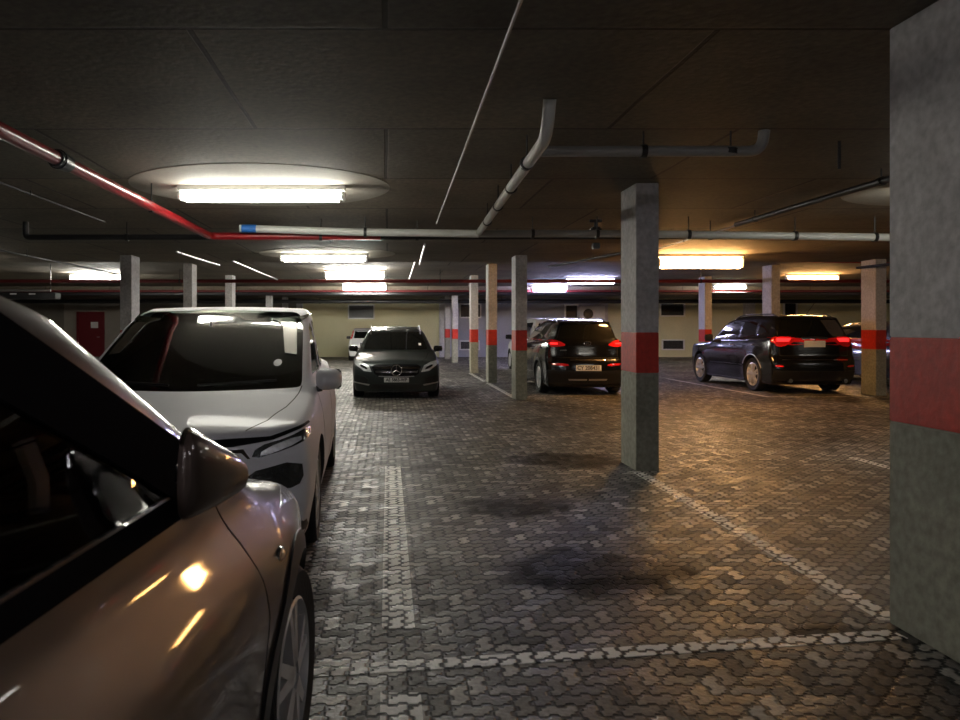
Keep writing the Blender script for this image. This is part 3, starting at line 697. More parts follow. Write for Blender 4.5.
pipe('sprinkler_pipe', [(-3.17, 15.3, 2.82), (-3.1, 21, 2.80)], .018, 'steel', 'short pale pipe above the third pillar behind the white car', clamps=[(-3.16,16,2.82)], cat='pipe')
pipe('sprinkler_pipe', [(-20.8, 21.6, 2.80), (28.8, 21.6, 2.80)], .05, 'redfar', 'long far red pipe crossing the whole ceiling', clamps=[(-6,21.6,2.8), (1.5,21.6,2.8), (9,21.6,2.8)])
pipe('sprinkler_pipe', [(-20.8, 30.2, 2.93), (28.8, 30.2, 2.93)], .05, 'redfar', 'farthest red pipe crossing below the raised ceiling edge', clamps=[(-6,30.2,2.93), (9,30.2,2.93)])
pipe('steel_pipe', [(-20.8, 29.2, 2.78), (28.8, 29.2, 2.78)], .07, 'pipeblack', 'far black pipe crossing in front of the back wall', clamps=[(-3,29.2,2.78), (5,29.2,2.78)])
pipe('steel_pipe', [(-20.8, 33.0, 2.62), (28.8, 33.0, 2.62)], .09, 'pipeblack', 'lowest black pipe crossing above the back wall openings', up=CH, clamps=[(-3,33,2.62),(5,33,2.62)])
pipe('conduit', [(4.6, 13.2, 2.86), (3.55, 16.6, 2.80)], .02, 'pipeblack', 'thin dark conduit slanting above the black SUV', clamps=[(4.075,14.9,2.83)], cat='conduit')
pipe('sprinkler_pipe', [(10.4, 12.0, 2.72), (10.2, 16.3, 2.76)], .03, 'pipeblack', 'dark pipe running away above the black off-road car', clamps=[(10.3,14.1,2.74)], cat='pipe')
pipe('conduit', [(9.3, 17.2, 2.98), (15.5, 18.2, 2.98)], .02, 'pipered', 'thin red conduit near the warm far light', clamps=[(12.4,17.7,2.98)], cat='conduit')
pipe('conduit', [(4.9, 9.0, 2.89), (4.9, 15.8, 2.89)], .012, 'steel', 'thin conduit beside the warm orange light', clamps=[(4.9,12.4,2.89)], cat='conduit')
# small junction box
tag(MB().box((3.6, 13.0, 2.87), (.12,.12,.1), bev=.01).build('junction_box', M['black']), 'small dark junction box on the ceiling right of the lone pillar', 'junction box')

# hanging cable tray far left
t = empty('cable_tray', (-10.5, 20, 2.3)); tag(t, 'black cable tray hung under the ceiling at the far left with pale clips', 'cable tray')
MB().box((0,0,0), (3.4,.35,.16), bev=.01).build('tray', M['black'], t)
MB().tube([(-1.7,-.2,.14), (1.6,-.2,.14)], .03).build('conduit', M['steel'], t)
for k in range(6): MB().box((-1.4+k*.5, -.19, .05), (.16,.03,.035)).build('clip', M['white'], t, 0)
for sx in (-1.5, 1.5): MB().tube([(sx,0,.08), (sx,0,.85)], .012, n=6).build('hanger', M['black'], t)
# air conditioner outdoor unit
a = empty('air_conditioner', (PX(590,Y1), Y1-.28, 2.15)); tag(a, 'pale outdoor air conditioning unit with round fan on the back wall', 'air conditioner')
MB().box((0,0,0), (1.25,.4,.74), bev=.02).build('casing', M['white'], a)
MB().lathe([(.30,-.21), (.30,-.23), (.25,-.235), (.25,-.21)], n=32, axis='Y', c=(-.22,0,0), closed=True).build('fan_ring', M['white'], a)
MB().lathe([(0,-.215), (.26,-.215), (.26,-.205)], n=32, axis='Y', c=(-.22,0,0)).build('fan_opening', M['black'], a)
fb = MB()
for k in range(5):
    q = 2*PI*k/5; fb.add([(-.22+.04*math.cos(q), -.222, .04*math.sin(q)), (-.22+.23*math.cos(q-.3), -.228, .23*math.sin(q-.3)), (-.22+.23*math.cos(q+.3), -.218, .23*math.sin(q+.3))], [(0,1,2)])
fb.lathe([(0,-.235), (.05,-.23), (.05,-.21)], n=16, axis='Y', c=(-.22,0,0)).build('fan', M['pipeblack'], a)
for sx in (-.5, .5): MB().box((sx, .08, -.42), (.05,.4,.1)).build('bracket', M['steel'], a)

# ================================================================== CARS
# ---- white car facing the camera -----------------------------------
W1 = dict(L=4.43, W=.96, H=1.66, R=.335, axles=(.92,3.66), paint='p_white', step=.035, topsig=.03,
    top=[(-.5,.80),(0,.80),(.2,.865),(.6,.945),(.98,1.015),(2.02,1.50),(2.35,1.60),(2.8,1.645),(3.2,1.655),(3.9,1.58),(4.25,1.42),(4.45,1.0)],
    front=[(0,.16),(.15,.10),(.3,.03),(.5,0),(.7,.02),(.82,.07),(1,.2)], rear=[(0,4.3),(.4,4.43),(.9,4.40),(1.2,4.30),(1.6,4.0)],
    side=SIDE, belt=[(0,.90),(1.2,1.0),(4.4,1.08)], plan=[(0,.10),(.35,.035),(.8,0),(3.5,0),(4.4,.07)], gh=[(1.0,.0),(3,.02),(4.3,.12)],
    tum=.11, tum2=.14, shelf=.03, bowf=.36, pf=2.5, cf=.33, cr=.25, mid=2.7, crown=.04, k12=.06, inner=(.45,4.0), zb=.14,
    cabin=(1.45,4.1), arch=False, mirrors=(.985,1.50,1.065), mirrordim=(.20,.165,.14),
    frontwin=[(-.80,1.035),(-.77,1.02),(0,1.015),(.77,1.02),(.80,1.035),(.73,1.50),(.67,1.59),(0,1.605),(-.67,1.59),(-.73,1.50)],
    backwin=[(-.62,1.12),(.62,1.12),(.52,1.5),(-.52,1.5)],
    sidewin=[[(1.62,1.09),(2.30,1.46),(2.62,1.515),(2.62,1.09)], [(2.72,1.09),(2.72,1.52),(3.3,1.52),(3.75,1.42),(3.95,1.13)]],
    patches=[('headlight','lensdark','F',[(.60,.69),(.63,.765),(.80,.80),(.915,.85),(.92,.78),(.80,.735)],dict(res=.02,off=.005)),
        ('running_light_strip','lens','F',[(.65,.70),(.66,.745),(.87,.81),(.88,.77)],dict(res=.02,off=.007)),
        ('fog_light','lensdark','F',[(.55,.615),(.88,.675),(.895,.535),(.80,.50),(.66,.535)],dict(res=.02,off=.005)),
        ('grille_bar','gloss','F',[(-.001,.80),(.50,.815),(.70,.815),(.90,.868),(.91,.855),(.72,.795),(.50,.77),(-.001,.765)],dict(res=.02,off=.004,rnd=0)),
        ('chrome_strip','chrome','F',[(-.001,.745),(.56,.755),(.60,.70),(.585,.70),(.55,.735),(-.001,.73)],dict(res=.02,off=.006,rnd=0)),
        ('lower_grille','black','F',[(-.001,.58),(.46,.58),(.42,.46),(-.001,.46)],dict(res=.03,off=.004,rnd=0)),
        ('air_intake','black','F',[(.70,.24),(.90,.315),(.905,.20),(.82,.16),(.70,.17)],dict(res=.02,off=.003)),
        ('bumper_lip','black','F',[(-.001,.40),(.60,.40),(.66,.25),(-.001,.25)],dict(res=.03,off=.003,rnd=0)),
        ('window_trim','gloss','S',[(1.38,1.045),(2.2,1.50),(2.62,1.555),(3.3,1.56),(3.85,1.45),(4.08,1.13),(4.05,1.075),(1.5,1.035)],dict(res=.05,off=.001,thick=.001)),
        ('chrome_rail','chrome','S',[(1.66,1.26),(2.2,1.53),(2.62,1.585),(3.3,1.59),(3.3,1.572),(2.62,1.566),(2.22,1.51),(1.68,1.245)],dict(res=.04,off=.006,rnd=0)),
        ('taillight','red','B',[(.62,.95),(.86,1.0),(.84,.85),(.62,.84)],dict(res=.03)),
        ],
    seams=[('hood_seam','T',[[(.80,1.28),(.74,.75),(.66,.42),(.56,.22)],[(-.80,1.28),(-.74,.75),(-.66,.42),(-.56,.22)]],.007),
        ('door_seam','S',[[(1.45,1.03),(1.40,.5),(1.5,.3)],[(2.66,1.08),(2.66,.3)],[(3.75,1.1),(3.6,.72)]],.006)],
    handles=[(2.45,.93),(3.55,.95)], handlemat='p_white')
# window trim would cover the side glass of an open cabin: use thin rails only
W1['patches'] = [p for p in W1['patches'] if p[0] != 'window_trim']
wc, WB = make_car('car', W1, (-1.385, 4.15, 0), math.radians(1.8), 'white family car facing the camera behind the bronze car')
def cabin_kit(root, y_dash, drv, ydrv, zs=.0):
    d = MB().box((0, y_dash, .86+zs), (1.36,.42,.24), bev=.05).build('dashboard', M['interior'], root)
    for sx in (-.36, .36):
        s = MB().box((sx, ydrv, .62), (.48,.5,.14), bev=.05).box((sx, ydrv+.3, .92), (.46,.13,.56), bev=.05).box((sx, ydrv+.34, 1.27), (.25,.09,.17), bev=.035).build('seat', M['interior'], root)
    s = MB().box((0, ydrv+1.05, .62), (1.2,.5,.14), bev=.05).box((0, ydrv+1.35, .92), (1.2,.13,.5), bev=.05).build('rear_bench', M['interior'], root)
    ring = MB()
    pts = [(drv*.36 + .185*math.cos(a), y_dash+.32+.07*math.sin(a), .97+.165*math.sin(a)) for a in np.linspace(0, 2*PI, 30)]
    ring.tube(pts, .016, n=8, cap=False); ring.tube([(drv*.36-.17, y_dash+.32, .97), (drv*.36+.17, y_dash+.32, .97)], .018, n=8); ring.tube([(drv*.36, y_dash+.2, .95), (drv*.36, y_dash+.32, .97)], .04, n=10)
    ring.build('steering_wheel', M['black'], root)
cabin_kit(wc, 1.62, -1, 2.45)
MB().box((0, 2.02, 1.44), (.25,.03,.07), bev=.012).tube([(0,2.02,1.45), (0,1.98,1.50)], .012, n=8).build('rear_view_mirror', M['alloy'], wc)
for s in (-1, 1):
    pth = WB.project([(s*.10, 1.055), (s*.62, 1.075)], 'F', .012); MB().tube([tuple(pth[0]), tuple(pth[1])], .008, n=6).build('wiper', M['black'], wc)
patch(WB, 'licence_disc', [(.60+.03*math.cos(a), 1.19+.024*math.sin(a)) for a in np.linspace(0, 2*PI, 13)[:-1]], 'F', M['plate'], wc, .003, .002, .03, 0)

# ---- bronze car right beside the camera, facing away ---------------
N1 = dict(L=4.35, W=.92, H=1.61, R=.345, axles=(.92,3.58), paint='p_brown', step=.028, topsig=.03,
    top=[(-.5,.76),(0,.76),(.25,.835),(.5,.91),(.88,1.03),(1.80,1.50),(2.2,1.595),(2.8,1.61),(3.4,1.60),(3.9,1.5),(4.2,1.35),(4.4,1.1)],
    front=[(0,.12),(.3,.03),(.5,0),(.75,.02),(.88,.08),(1,.2)], rear=[(0,4.3),(.4,4.35),(.9,4.32),(1.2,4.2),(1.6,3.9)],
    side=[(0,.93),(.15,.965),(.3,.955),(.5,.975),(.66,1.0),(.76,.99),(.84,.935),(.91,.885),(1.0,.86),(1.1,.86)],
    belt=[(0,1.0),(1.0,1.05),(4.4,1.12)], plan=[(0,.22),(.4,.10),(.9,.018),(1.3,0),(3.4,0),(4.35,.08)], gh=[(1.0,0),(3,.02),(4.3,.12)],
    tum=.16, tum2=.14, shelf=.02, bowf=.50, pf=2.4, cf=.40, cr=.25, mid=2.7, crown=.05, k12=.055, flare=.028, inner=(.45,3.9),
    cabin=(1.45,4.0), arch=True, mirrors=(1.0,1.62,1.14), mirrorsides=(1,), mirrordim=(.22,.17,.13),
    frontwin=[(-.73,1.085),(0,1.07),(.73,1.085),(.63,1.45),(.55,1.53),(0,1.545),(-.55,1.53),(-.63,1.45)],
    backwin=[(-.6,1.15),(.6,1.15),(.52,1.45),(-.52,1.45)],
    sidewin=[[(1.66,1.085),(2.30,1.40),(2.62,1.45),(2.85,1.455),(2.85,1.09)], [(2.97,1.10),(2.97,1.455),(3.4,1.44),(3.7,1.35),(3.85,1.14)]],
    patches=[('headlight','lens','F',[(.45,.72),(.80,.80),(.86,.90),(.60,.82)],dict(res=.03)),
        ('grille','black','F',[(-.001,.82),(.42,.80),(.30,.55),(-.001,.55)],dict(res=.03,rnd=0)),
        ('taillight','red','B',[(.5,1.0),(.8,1.05),(.8,.9),(.5,.88)],dict(res=.03)),
        ('sill_trim','black','S',[(1.36,.32),(3.14,.32),(3.14,.22),(1.36,.22)],dict(res=.05,off=.006,rnd=0)),
        ('belt_moulding','velvet','S',[(1.28,1.062),(1.60,1.083),(2.9,1.088),(3.9,1.13),(3.9,1.085),(2.9,1.046),(1.6,1.035),(1.30,1.03)],dict(res=.03,off=.007,thick=.012,rnd=0)),
        ('pillar_trim','velvet','S',[(1.30,1.06),(2.15,1.475),(2.60,1.535),(2.91,1.54),(2.91,1.45),(2.62,1.445),(2.30,1.392),(1.78,1.137),(1.70,1.085),(1.68,1.05),(1.30,1.04)],dict(res=.03,off=.004,rnd=0)),
        ('door_post_trim','velvet','S',[(2.86,1.09),(2.96,1.09),(2.96,1.47),(2.86,1.47)],dict(res=.04,off=.004,rnd=0)),
        ],
    seams=[('hood_seam','T',[[(.70,1.20),(.715,.75),(.69,.45),(.52,.20)],[(-.70,1.20),(-.715,.75),(-.69,.45),(-.52,.20)]],.007),
        ('door_seam','S',[[(1.46,1.03),(1.40,.90),(1.355,.70),(1.36,.36)],[(2.9,1.05),(2.9,.35)]],.007)],
    handles=[(2.70,.92),(3.65,.96)], handlemat='chrome')
al = math.radians(4.6)
nc, NB = make_car('car', N1, (-1.115, 3.38, 0), PI-al, 'bronze crossover car beside the camera, cropped by the left edge')
cabin_kit(nc, 1.62, -1, 2.45, .05)
MB().box((0, 2.0, 1.44), (.24,.03,.06), bev=.012).tube([(0,2.0,1.45), (0,1.95,1.49)], .012, n=8).build('rear_view_mirror', M['black'], nc)
# folded mirror on the camera side (local x < 0)
def folded_mirror(root):
    # outline in (along rearwards a, up b): pivot at a=0, tip at a=.27 ; outward bulge c
    e = bpy.data.objects.new('door_mirror', None); link(e, root)
    A = np.linspace(0, 1, 25); n = 24; V = []; F = []
    for t in A:
        s = t**.8
        hh = (.045 + .044*min(1, (t/.85))**.8) * (1 if t < .93 else math.cos((t-.93)/.07*PI/2*.55))     # half height
        mid = .0 + .028*t
        dp = .014 + .042*max(0, 1-t**2.2)**.6
        for k in range(n):
            q = 2*PI*k/n; ca, sa = math.cos(q), math.sin(q)
            ox = math.copysign(abs(ca)**.8, ca); oz = math.copysign(abs(sa)**.85, sa)
            V.append((-(.0 + ox*dp*(1.1 if ox > 0 else .35)), .235*t, mid + oz*hh))
    m = len(A)
    for i in range(m-1):
        for k in range(n): F.append((i*n+k, i*n+(k+1) % n, (i+1)*n+(k+1) % n, (i+1)*n+k))
    F.append(tuple(range(n))); F.append(tuple((m-1)*n+k for k in reversed(range(n))))
    mb = MB(); mb.add(V, F); sh = mb.build('mirror_shell', M['p_brown'], e, 60)
    r = MB(); rp = [(V[i*n + n//4][0]-.004, V[i*n + n//4][1], V[i*n + n//4][2]+.001) for i in range(1, m)]
    r.tube(rp, .005, n=6); r.build('mirror_bright_edge', M['chrome'], e)
    a = MB(); a.box((.0, .02, -.035), (.07,.10,.035), bev=.012); a.box((.05, -.005, -.045), (.10,.06,.04), bev=.012); a.build('mirror_foot', M['black'], e)
    b = MB(); b.box((-.008, -.012, .012), (.065,.035,.06), bev=.012); b.build('mirror_repeater', M['chrome'], e)
    g = MB(); g.lathe([(0,0), (1,0), (1,.004)], n=24, axis='X'); g.v = [(a_+.014, .14+b_*.075, .02+c_*.06) for a_, b_, c_ in g.v]; g.build('mirror_glass', M['chrome'], e)
    return e
fm = folded_mirror(nc)
fm.location = (-.868, 1.60, 1.115); fm.rotation_euler = (math.radians(4), 0, math.radians(-4))
P = NB.project([(1.16, .80)], 'L', 0)[0]
rp = MB().lathe([(0,-.014), (.012,-.012), (.022,-.005), (.024,.002)], n=20, c=(0,0,0)); o = rp.build('side_indicator', M['amber'], nc); o.location = (P[0], P[1], P[2]); o.scale = (1, 1.2, .8)
MB().lathe([(.022,-.004), (.028,-.004), (.029,.003), (.022,.003)], n=20, closed=True).build('indicator_ring', M['chrome'], o)

# ---- dark grey car facing the camera beyond ------------------------
G1 = dict(L=4.42, W=.915, H=1.49, R=.33, axles=(.88,3.58), paint='p_merc', step=.045,
    top=[(-.5,.70),(0,.70),(.25,.80),(1.0,.955),(1.95,1.40),(2.4,1.48),(2.9,1.49),(3.5,1.42),(4.1,1.15),(4.42,.95)],
    front=[(0,.14),(.3,.03),(.5,0),(.65,.02),(.75,.08),(.9,.2)], rear=[(0,4.3),(.4,4.42),(.9,4.38),(1.5,4.0)],
    side=SIDE, belt=[(0,.80),(1.0,.93),(4.4,1.02)], plan=[(0,.10),(.4,.03),(.8,0),(3.5,0),(4.4,.09)], gh=[(1.0,0),(3,.03),(4.3,.14)],
    tum=.30, tum2=.30, shelf=.03, bowf=.30, cf=.36, mid=2.7, zb=.15,
    mirrors=(.93,1.42,1.0), mirrordim=(.20,.13,.11), mirrormat='p_black', rails=(1.9,3.5,.56,'satin'),
    frontwin=[(-.70,.985),(.70,.985),(.58,1.36),(.50,1.42),(-.50,1.42),(-.58,1.36)], backwin=[(-.55,1.08),(.55,1.08),(.45,1.36),(-.45,1.36)],
    sidewin=[[(1.35,1.0),(2.1,1.34),(3.0,1.38),(3.7,1.25),(3.85,1.06)]],
    patches=[('headlight','lens','F',[(.50,.56),(.66,.58),(.86,.72),(.87,.80),(.70,.76),(.56,.69)],dict(res=.03,off=.006,rnd=0,kids=[('headlight_eyebrow','lensdark',[(.58,.60),(.74,.67),(.74,.72),(.60,.66)],dict(off=.009,res=.03,rnd=1))])),
        ('grille','gloss','F',[(-.001,.725),(.42,.715),(.50,.67),(.45,.53),(.36,.48),(-.001,.47)],dict(res=.03,off=.006,rnd=0,both=True,
            kids=[('grille_bar','chrome',[(.11,.672),(.45,.664),(.46,.630),(.11,.636)],dict(off=.013,res=.03,rnd=0)), ('grille_bar','chrome',[(.11,.580),(.43,.577),(.42,.548),(.11,.550)],dict(off=.013,res=.03,rnd=0))])),
        ('air_intake','black','F',[(.56,.44),(.86,.52),(.87,.34),(.60,.30)],dict(res=.03,off=.005)),
        ('grille_bar','satin','F',[(-.001,.475),(.36,.485),(.36,.470),(-.001,.46)],dict(res=.03,off=.012,rnd=0)),
        ('bumper_blade','satin','F',[(.54,.31),(.86,.355),(.86,.335),(.56,.28)],dict(res=.03,off=.009,rnd=0)),
        ('lower_grille','black','F',[(-.001,.32),(.48,.32),(.52,.22),(-.001,.22)],dict(res=.03,off=.005,rnd=0)),
        ],
    seams=[('hood_seam','T',[[(.70,1.15),(.62,.5),(.52,.22)],[(-.70,1.15),(-.62,.5),(-.52,.22)]],.008)],
    plates=[('F',.405,'AE 5863-WP',.50,.095)])
gc, GB = make_car('car', G1, (.17, 15.08, 0), 0, 'dark grey car with round star badge facing the camera at centre')
P = GB.project([(0,.60)], 'F', 0)[0]
bd = MB(); bd.tube([(.105*math.cos(a), 0, .105*math.sin(a)) for a in np.linspace(0, 2*PI, 33)], .011, n=8, cap=False)
for k in range(3):
    a = PI/2 + k*2*PI/3; bd.tube([(0,0,0), (.10*math.cos(a), 0, .10*math.sin(a))], [.016,.006], n=6)
o = bd.build('star_badge', M['chrome'], gc); o.location = (P[0], P[1]-.03, P[2])
patch(GB, 'licence_disc', [(.50,1.07),(.56,1.07),(.56,1.12),(.50,1.12)], 'F', M['plate'], gc, .006, .003, .03, 0)

# ---- black SUV seen from behind ------------------------------------
T1 = dict(L=4.42, W=.91, H=1.67, R=.35, axles=(.85,3.50), paint='p_black', step=.045,
    top=[(-.5,.85),(0,.85),(.25,.92),(1.0,1.04),(1.9,1.52),(2.4,1.63),(2.9,1.66),(3.6,1.65),(4.1,1.60),(4.2,1.56),(4.30,1.35),(4.42,1.2)],
    front=[(0,.12),(.5,0),(.8,.03),(1,.2)], rear=[(0,4.25),(.25,4.33),(.5,4.42),(.72,4.40),(.80,4.35),(1.1,4.31),(1.6,4.15)],
    side=SIDE, belt=[(0,.9),(1.0,1.0),(3,1.08),(4.4,1.16)], plan=[(0,.10),(.4,.03),(.8,0),(3.6,0),(4.4,.06)], gh=[(1.0,0),(3,.02),(3.9,.06),(4.4,.10)],
    tum=.27, tum2=.25, shelf=.035, bowr=.20, pr=2.6, cr=.12, mid=2.6, flare=.02, zb=.17,
    mirrors=(1.0,1.45,1.12), rails=(2.0,3.9,.55,'satin'), arch=True, spokes=5,
    frontwin=[(-.7,1.08),(.7,1.08),(.58,1.53),(-.58,1.53)], backwin=[(-.60,1.22),(.60,1.22),(.58,1.33),(.48,1.53),(-.48,1.53),(-.58,1.33)],
    sidewin=[[(1.45,1.07),(2.1,1.45),(2.75,1.50),(2.75,1.09)], [(2.85,1.10),(2.85,1.50),(3.5,1.47),(3.95,1.30),(3.75,1.16)]],
    patches=[('taillight','red','B',[(.42,1.08),(.62,1.04),(.79,1.05),(.81,1.17),(.75,1.21),(.60,1.18)],dict(res=.03,off=.008,kids=[('lamp_reflector','redlit',[(.62,1.10),(.77,1.10),(.77,1.14),(.62,1.13)],dict(off=.011,res=.03,rnd=0))])),
        ('bumper_reflector','red','B',[(.40,.63),(.74,.65),(.77,.70),(.44,.69)],dict(res=.03,off=.008)),
        ('tailgate_strip','chrome','B',[(-.001,.775),(.38,.77),(.38,.755),(-.001,.76)],dict(res=.03,off=.008,rnd=0)),
        ('bumper_cladding','black','B',[(-.001,.52),(.86,.55),(.84,.26),(-.001,.24)],dict(res=.04,off=.005,rnd=0)),
        ('skid_plate','satin','B',[(.02,.355),(.42,.355),(.40,.32),(.02,.32)],dict(res=.03,off=.010,rnd=0)),
        ('spoiler','p_black','B',[(-.001,1.60),(.52,1.585),(.54,1.55),(-.001,1.555)],dict(res=.03,off=.03,thick=.03,rnd=0)),
        ('window_strip','chrome','S',[(1.4,1.055),(3.9,1.12),(3.9,1.105),(1.4,1.04)],dict(res=.05,off=.006,rnd=0)),
        ],
    seams=[('tailgate_seam','B',[[(-.66,.82),(.66,.82)],[(-.66,.82),(-.70,1.5)],[(.66,.82),(.70,1.5)]],.01), ('door_seam','S',[[(1.5,1.0),(1.42,.35)],[(2.8,1.0),(2.8,.35)],[(3.8,1.1),(3.55,.75)]],.008)],
    handles=[(2.6,.98),(3.6,1.02)], plates=[('B',.595,'CY 208431',.54,.12)])
tc_, TB = make_car('car', T1, (4.28, 20.42, 0), PI, 'black SUV seen from behind beside the lone pillar')
P = TB.project([(0,1.12)], 'B', 0)[0]; bd = MB(); bd.tube([(.075*math.cos(a), 0, .042*math.sin(a)) for a in np.linspace(0, 2*PI, 25)], .008, n=8, cap=False); bd.tube([(-.03,0,-.035),(-.015,0,.035)], .006, n=6).tube([(.03,0,.035),(.015,0,-.035)], .006, n=6).tube([(-.02,0,0),(.02,0,0)], .006, n=6)
o = bd.build('oval_badge', M['chrome'], tc_); o.location = (0, P[1]+.015, P[2])
for sx in (.50, -.52):
    P = TB.project([(sx,.97)], 'B', 0)[0]; MB().box((0,0,0), (.16,.01,.022), bev=.004).build('chrome_badge', M['chrome'], tc_).location = (sx, P[1]+.008, .97)

# ---- black off-road car at the right -------------------------------
J1 = dict(L=4.82, W=.96, H=1.77, R=.385, axles=(.90,3.82), paint='p_black', step=.045,
    top=[(-.5,1.0),(0,1.0),(.2,1.05),(1.25,1.14),(2.0,1.62),(2.5,1.735),(3.2,1.76),(4.2,1.745),(4.5,1.70),(4.62,1.5),(4.8,1.3)],
    front=[(0,.12),(.5,0),(.9,.0),(1.1,.1)], rear=[(0,4.65),(.35,4.75),(.5,4.82),(.72,4.80),(.80,4.74),(1.25,4.70),(1.7,4.46)],
    side=[(0,.9),(.2,.96),(.45,.985),(.68,1.0),(.85,.985),(1.0,.96),(1.1,.95)], belt=[(0,1.0),(1.2,1.13),(4.8,1.20)], plan=[(0,.12),(.5,.03),(1,0),(4.2,0),(4.8,.05)], gh=[(1.0,0),(3,.02),(4.8,.06)],
    tum=.22, tum2=.15, shelf=.035, bowr=.13, pr=3, cr=.08, mid=2.8, flare=.03, inner=(.5,4.4),
    mirrors=(1.03,1.70,1.2), mirrordim=(.22,.19,.12), mirrormat='p_black', rails=(2.2,4.3,.60,'black'), spokes=5,
    frontwin=[(-.75,1.17),(.75,1.17),(.64,1.62),(-.64,1.62)], backwin=[(-.70,1.27),(.70,1.27),(.68,1.40),(.60,1.64),(-.60,1.64),(-.68,1.40)],
    sidewin=[[(1.72,1.18),(2.3,1.57),(2.95,1.61),(2.95,1.19)], [(3.05,1.20),(3.05,1.61),(3.72,1.60),(3.72,1.22)], [(3.85,1.24),(3.85,1.59),(4.35,1.56),(4.25,1.25)]],
    patches=[('taillight','red','B',[(.40,1.26),(.85,1.27),(.86,1.14),(.80,1.03),(.58,1.06)],dict(res=.03,off=.008,kids=[('lamp_reflector','redlit',[(.56,1.15),(.80,1.15),(.80,1.23),(.50,1.23)],dict(off=.011,res=.03,rnd=0))])),
        ('taillight_wrap','red','S',[(4.50,1.26),(4.72,1.26),(4.74,1.06),(4.60,1.12)],dict(res=.03,off=.006)),
        ('tailgate_strip','chrome','B',[(-.001,.765),(.72,.76),(.72,.745),(-.001,.75)],dict(res=.03,off=.010,rnd=0)),
        ('plate_garnish','chrome','B',[(-.001,1.265),(.30,1.25),(.28,1.20),(-.001,1.205)],dict(res=.03,off=.016,rnd=0)),
        ('bumper_reflector','red','B',[(.70,.63),(.86,.645),(.86,.60),(.70,.59)],dict(res=.03,off=.008)),
        ('bumper_cladding','black','B',[(-.001,.50),(.90,.52),(.88,.30),(-.001,.28)],dict(res=.04,off=.005,rnd=0)),
        ('spoiler','p_black','B',[(-.001,1.70),(.62,1.685),(.64,1.655),(-.001,1.66)],dict(res=.03,off=.03,thick=.03,rnd=0)),
        ('door_moulding','chrome','S',[(1.62,.60),(3.35,.60),(3.35,.58),(1.62,.58)],dict(res=.06,off=.010,rnd=0)),
        ('window_strip','chrome','S',[(1.62,1.165),(4.4,1.215),(4.4,1.20),(1.62,1.15)],dict(res=.06,off=.006,rnd=0)),
        ('wheel_arch_flare','satin','S',arc(3.82,.385,.475,150,20)+arc(3.82,.385,.455,20,150),dict(res=.05,off=.012,rnd=0)),
        ],
    seams=[('tailgate_seam','B',[[(-.74,.84),(.74,.84)],[(-.74,.84),(-.76,1.6)],[(.74,.84),(.76,1.6)]],.01), ('door_seam','S',[[(1.7,1.1),(1.6,.4)],[(3.0,1.15),(3.0,.4)],[(4.0,1.2),(3.9,.88)]],.008)],
    handles=[(2.8,1.04),(3.75,1.07)], plates=[('B',1.10,None,.46,.14)])
jc, JB = make_car('car', J1, (9.36, 21.17, 0), PI, 'black off-road car parked at right with bright red tail lights')
MB().tube([(-.25, 3.9, 1.74), (-.32, 4.15, 2.02)], .006, n=6).build('aerial', M['black'], jc)
for s in (-1, 1): MB().tube([(s*.6, 4.72, .30), (s*.6, 4.86, .30)], .045, n=14).build('exhaust_pipe', M['chrome'], jc)

# ---- small white hatchback against the back wall ------------------
H1 = dict(L=3.75, W=.82, H=1.46, R=.29, axles=(.72,3.12), paint='p_silver', step=.06,
    top=[(-.5,.78),(0,.78),(.25,.85),(.9,.95),(1.6,1.36),(2.1,1.45),(2.9,1.45),(3.3,1.41),(3.45,1.30),(3.7,.95)],
    front=[(0,.12),(.5,0),(.8,.05)], rear=[(0,3.65),(.4,3.75),(.75,3.74),(.95,3.66),(1.4,3.42)],
    side=SIDE, belt=[(0,.85),(1,.92),(3.7,.98)], plan=[(0,.1),(.4,.02),(3,0),(3.75,.04)], tum=.22, tum2=.2, bowr=.10, cr=.08, mid=2.2, inner=(.4,3.3),
    mirrors=(.92,1.15,1.0), mirrormat='black', mirrordim=(.2,.14,.1),
    frontwin=[(-.6,1.0),(.6,1.0),(.5,1.33),(-.5,1.33)], backwin=[(-.56,1.0),(.56,1.0),(.50,1.34),(-.50,1.34)],
    sidewin=[[(1.15,1.0),(1.7,1.32),(2.8,1.34),(3.1,1.2),(3.0,1.02)]],
    patches=[('taillight','red','B',[(.62,1.36),(.67,1.2),(.78,.96),(.64,.96),(.58,1.2),(.56,1.36)],dict(res=.04,off=.008)),
        ('bumper_strip','black','B',[(-.001,.58),(.78,.58),(.78,.53),(-.001,.53)],dict(res=.05,off=.008,rnd=0)),
        ('plate_recess','black','B',[(-.28,.80),(.28,.80),(.28,.62),(-.28,.62)],dict(res=.05,off=.004,rnd=0,both=False))])
hc, _ = make_car('car', H1, (-.95, 36.7, 0), PI, 'small white hatchback at the back wall behind the dark grey car')
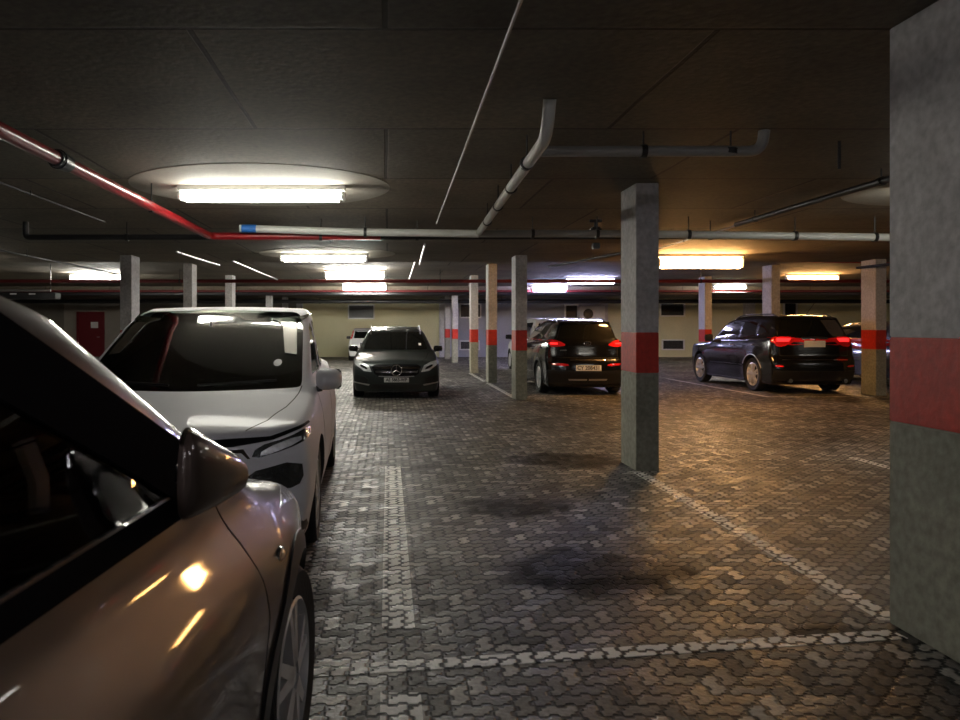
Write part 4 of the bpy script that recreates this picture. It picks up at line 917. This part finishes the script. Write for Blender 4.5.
# ---- white van-like car beyond the black SUV ----------------------
V1 = dict(L=4.6, W=.90, H=1.78, R=.34, axles=(.85,3.7), paint='p_silver', step=.07,
    top=[(-.5,.9),(0,.9),(.25,1.0),(.9,1.1),(1.7,1.62),(2.2,1.74),(3.2,1.77),(4.2,1.75),(4.4,1.66),(4.6,1.2)],
    front=[(0,.12),(.5,0),(.9,.05)], rear=[(0,4.5),(.4,4.6),(1.0,4.58),(1.7,4.38)],
    side=SIDE, belt=[(0,.95),(1,1.05),(4.6,1.12)], plan=[(0,.1),(.4,.02),(4,0),(4.6,.04)], tum=.2, tum2=.2, bowr=.1, mid=2.5,
    mirrors=(1.0,1.4,1.15), mirrormat='black',
    frontwin=[(-.7,1.13),(.7,1.13),(.6,1.6),(-.6,1.6)], backwin=[(-.62,1.15),(.62,1.15),(.56,1.6),(-.56,1.6)],
    sidewin=[[(1.3,1.1),(2.0,1.6),(4.0,1.62),(4.1,1.16)]],
    patches=[('taillight','red','B',[(.74,1.2),(.86,1.2),(.87,.85),(.76,.85)],dict(res=.05,off=.008))])
vc, _ = make_car('car', V1, (5.15, 27.2, 0), PI, 'tall white car mostly hidden behind the black SUV')
D1 = dict(V1); D1['paint'] = 'p_dark'; D1['H'] = 1.62; D1['top'] = [(y, z*.92) for y, z in V1['top']]; D1['belt'] = [(0,.88),(4.6,1.02)]
D1['frontwin'] = [(a, b*.92) for a, b in V1['frontwin']]; D1['backwin'] = [(a, b*.92) for a, b in V1['backwin']]; D1['sidewin'] = [[(a, b*.92) for a, b in V1['sidewin'][0]]]
dc, _ = make_car('car', D1, (13.2, 22.8, 0), PI, 'charcoal car whose roof shows right of the black off-road car')

# ------------------------------------------------------------------ camera, world, view
w = bpy.data.worlds.new('World'); SC.world = w; w.use_nodes = True
w.node_tree.nodes['Background'].inputs[0].default_value = (.02,.02,.02,1); w.node_tree.nodes['Background'].inputs[1].default_value = .3
cam = bpy.data.cameras.new('Camera'); co = bpy.data.objects.new('Camera', cam); COL.objects.link(co)
co.location = (0, 0, EYE); co.rotation_euler = (PI/2, 0, 0)
cam.sensor_width = 36; cam.lens = 28.125; cam.shift_x = 92/960; cam.shift_y = -32/960; cam.clip_start = .05; cam.clip_end = 200
cam.dof.use_dof = True; cam.dof.focus_distance = 11.0; cam.dof.aperture_fstop = 6.3
SC.camera = co
SC.view_settings.view_transform = 'Standard'; SC.view_settings.look = 'None'; SC.view_settings.gamma = 1; SC.view_settings.exposure = 0.55
SC.view_settings.use_curve_mapping = False
SC.cycles.max_bounces = 8; SC.cycles.diffuse_bounces = 4; SC.cycles.transparent_max_bounces = 16
SC.cycles.sample_clamp_indirect = 6; SC.cycles.use_denoising = True
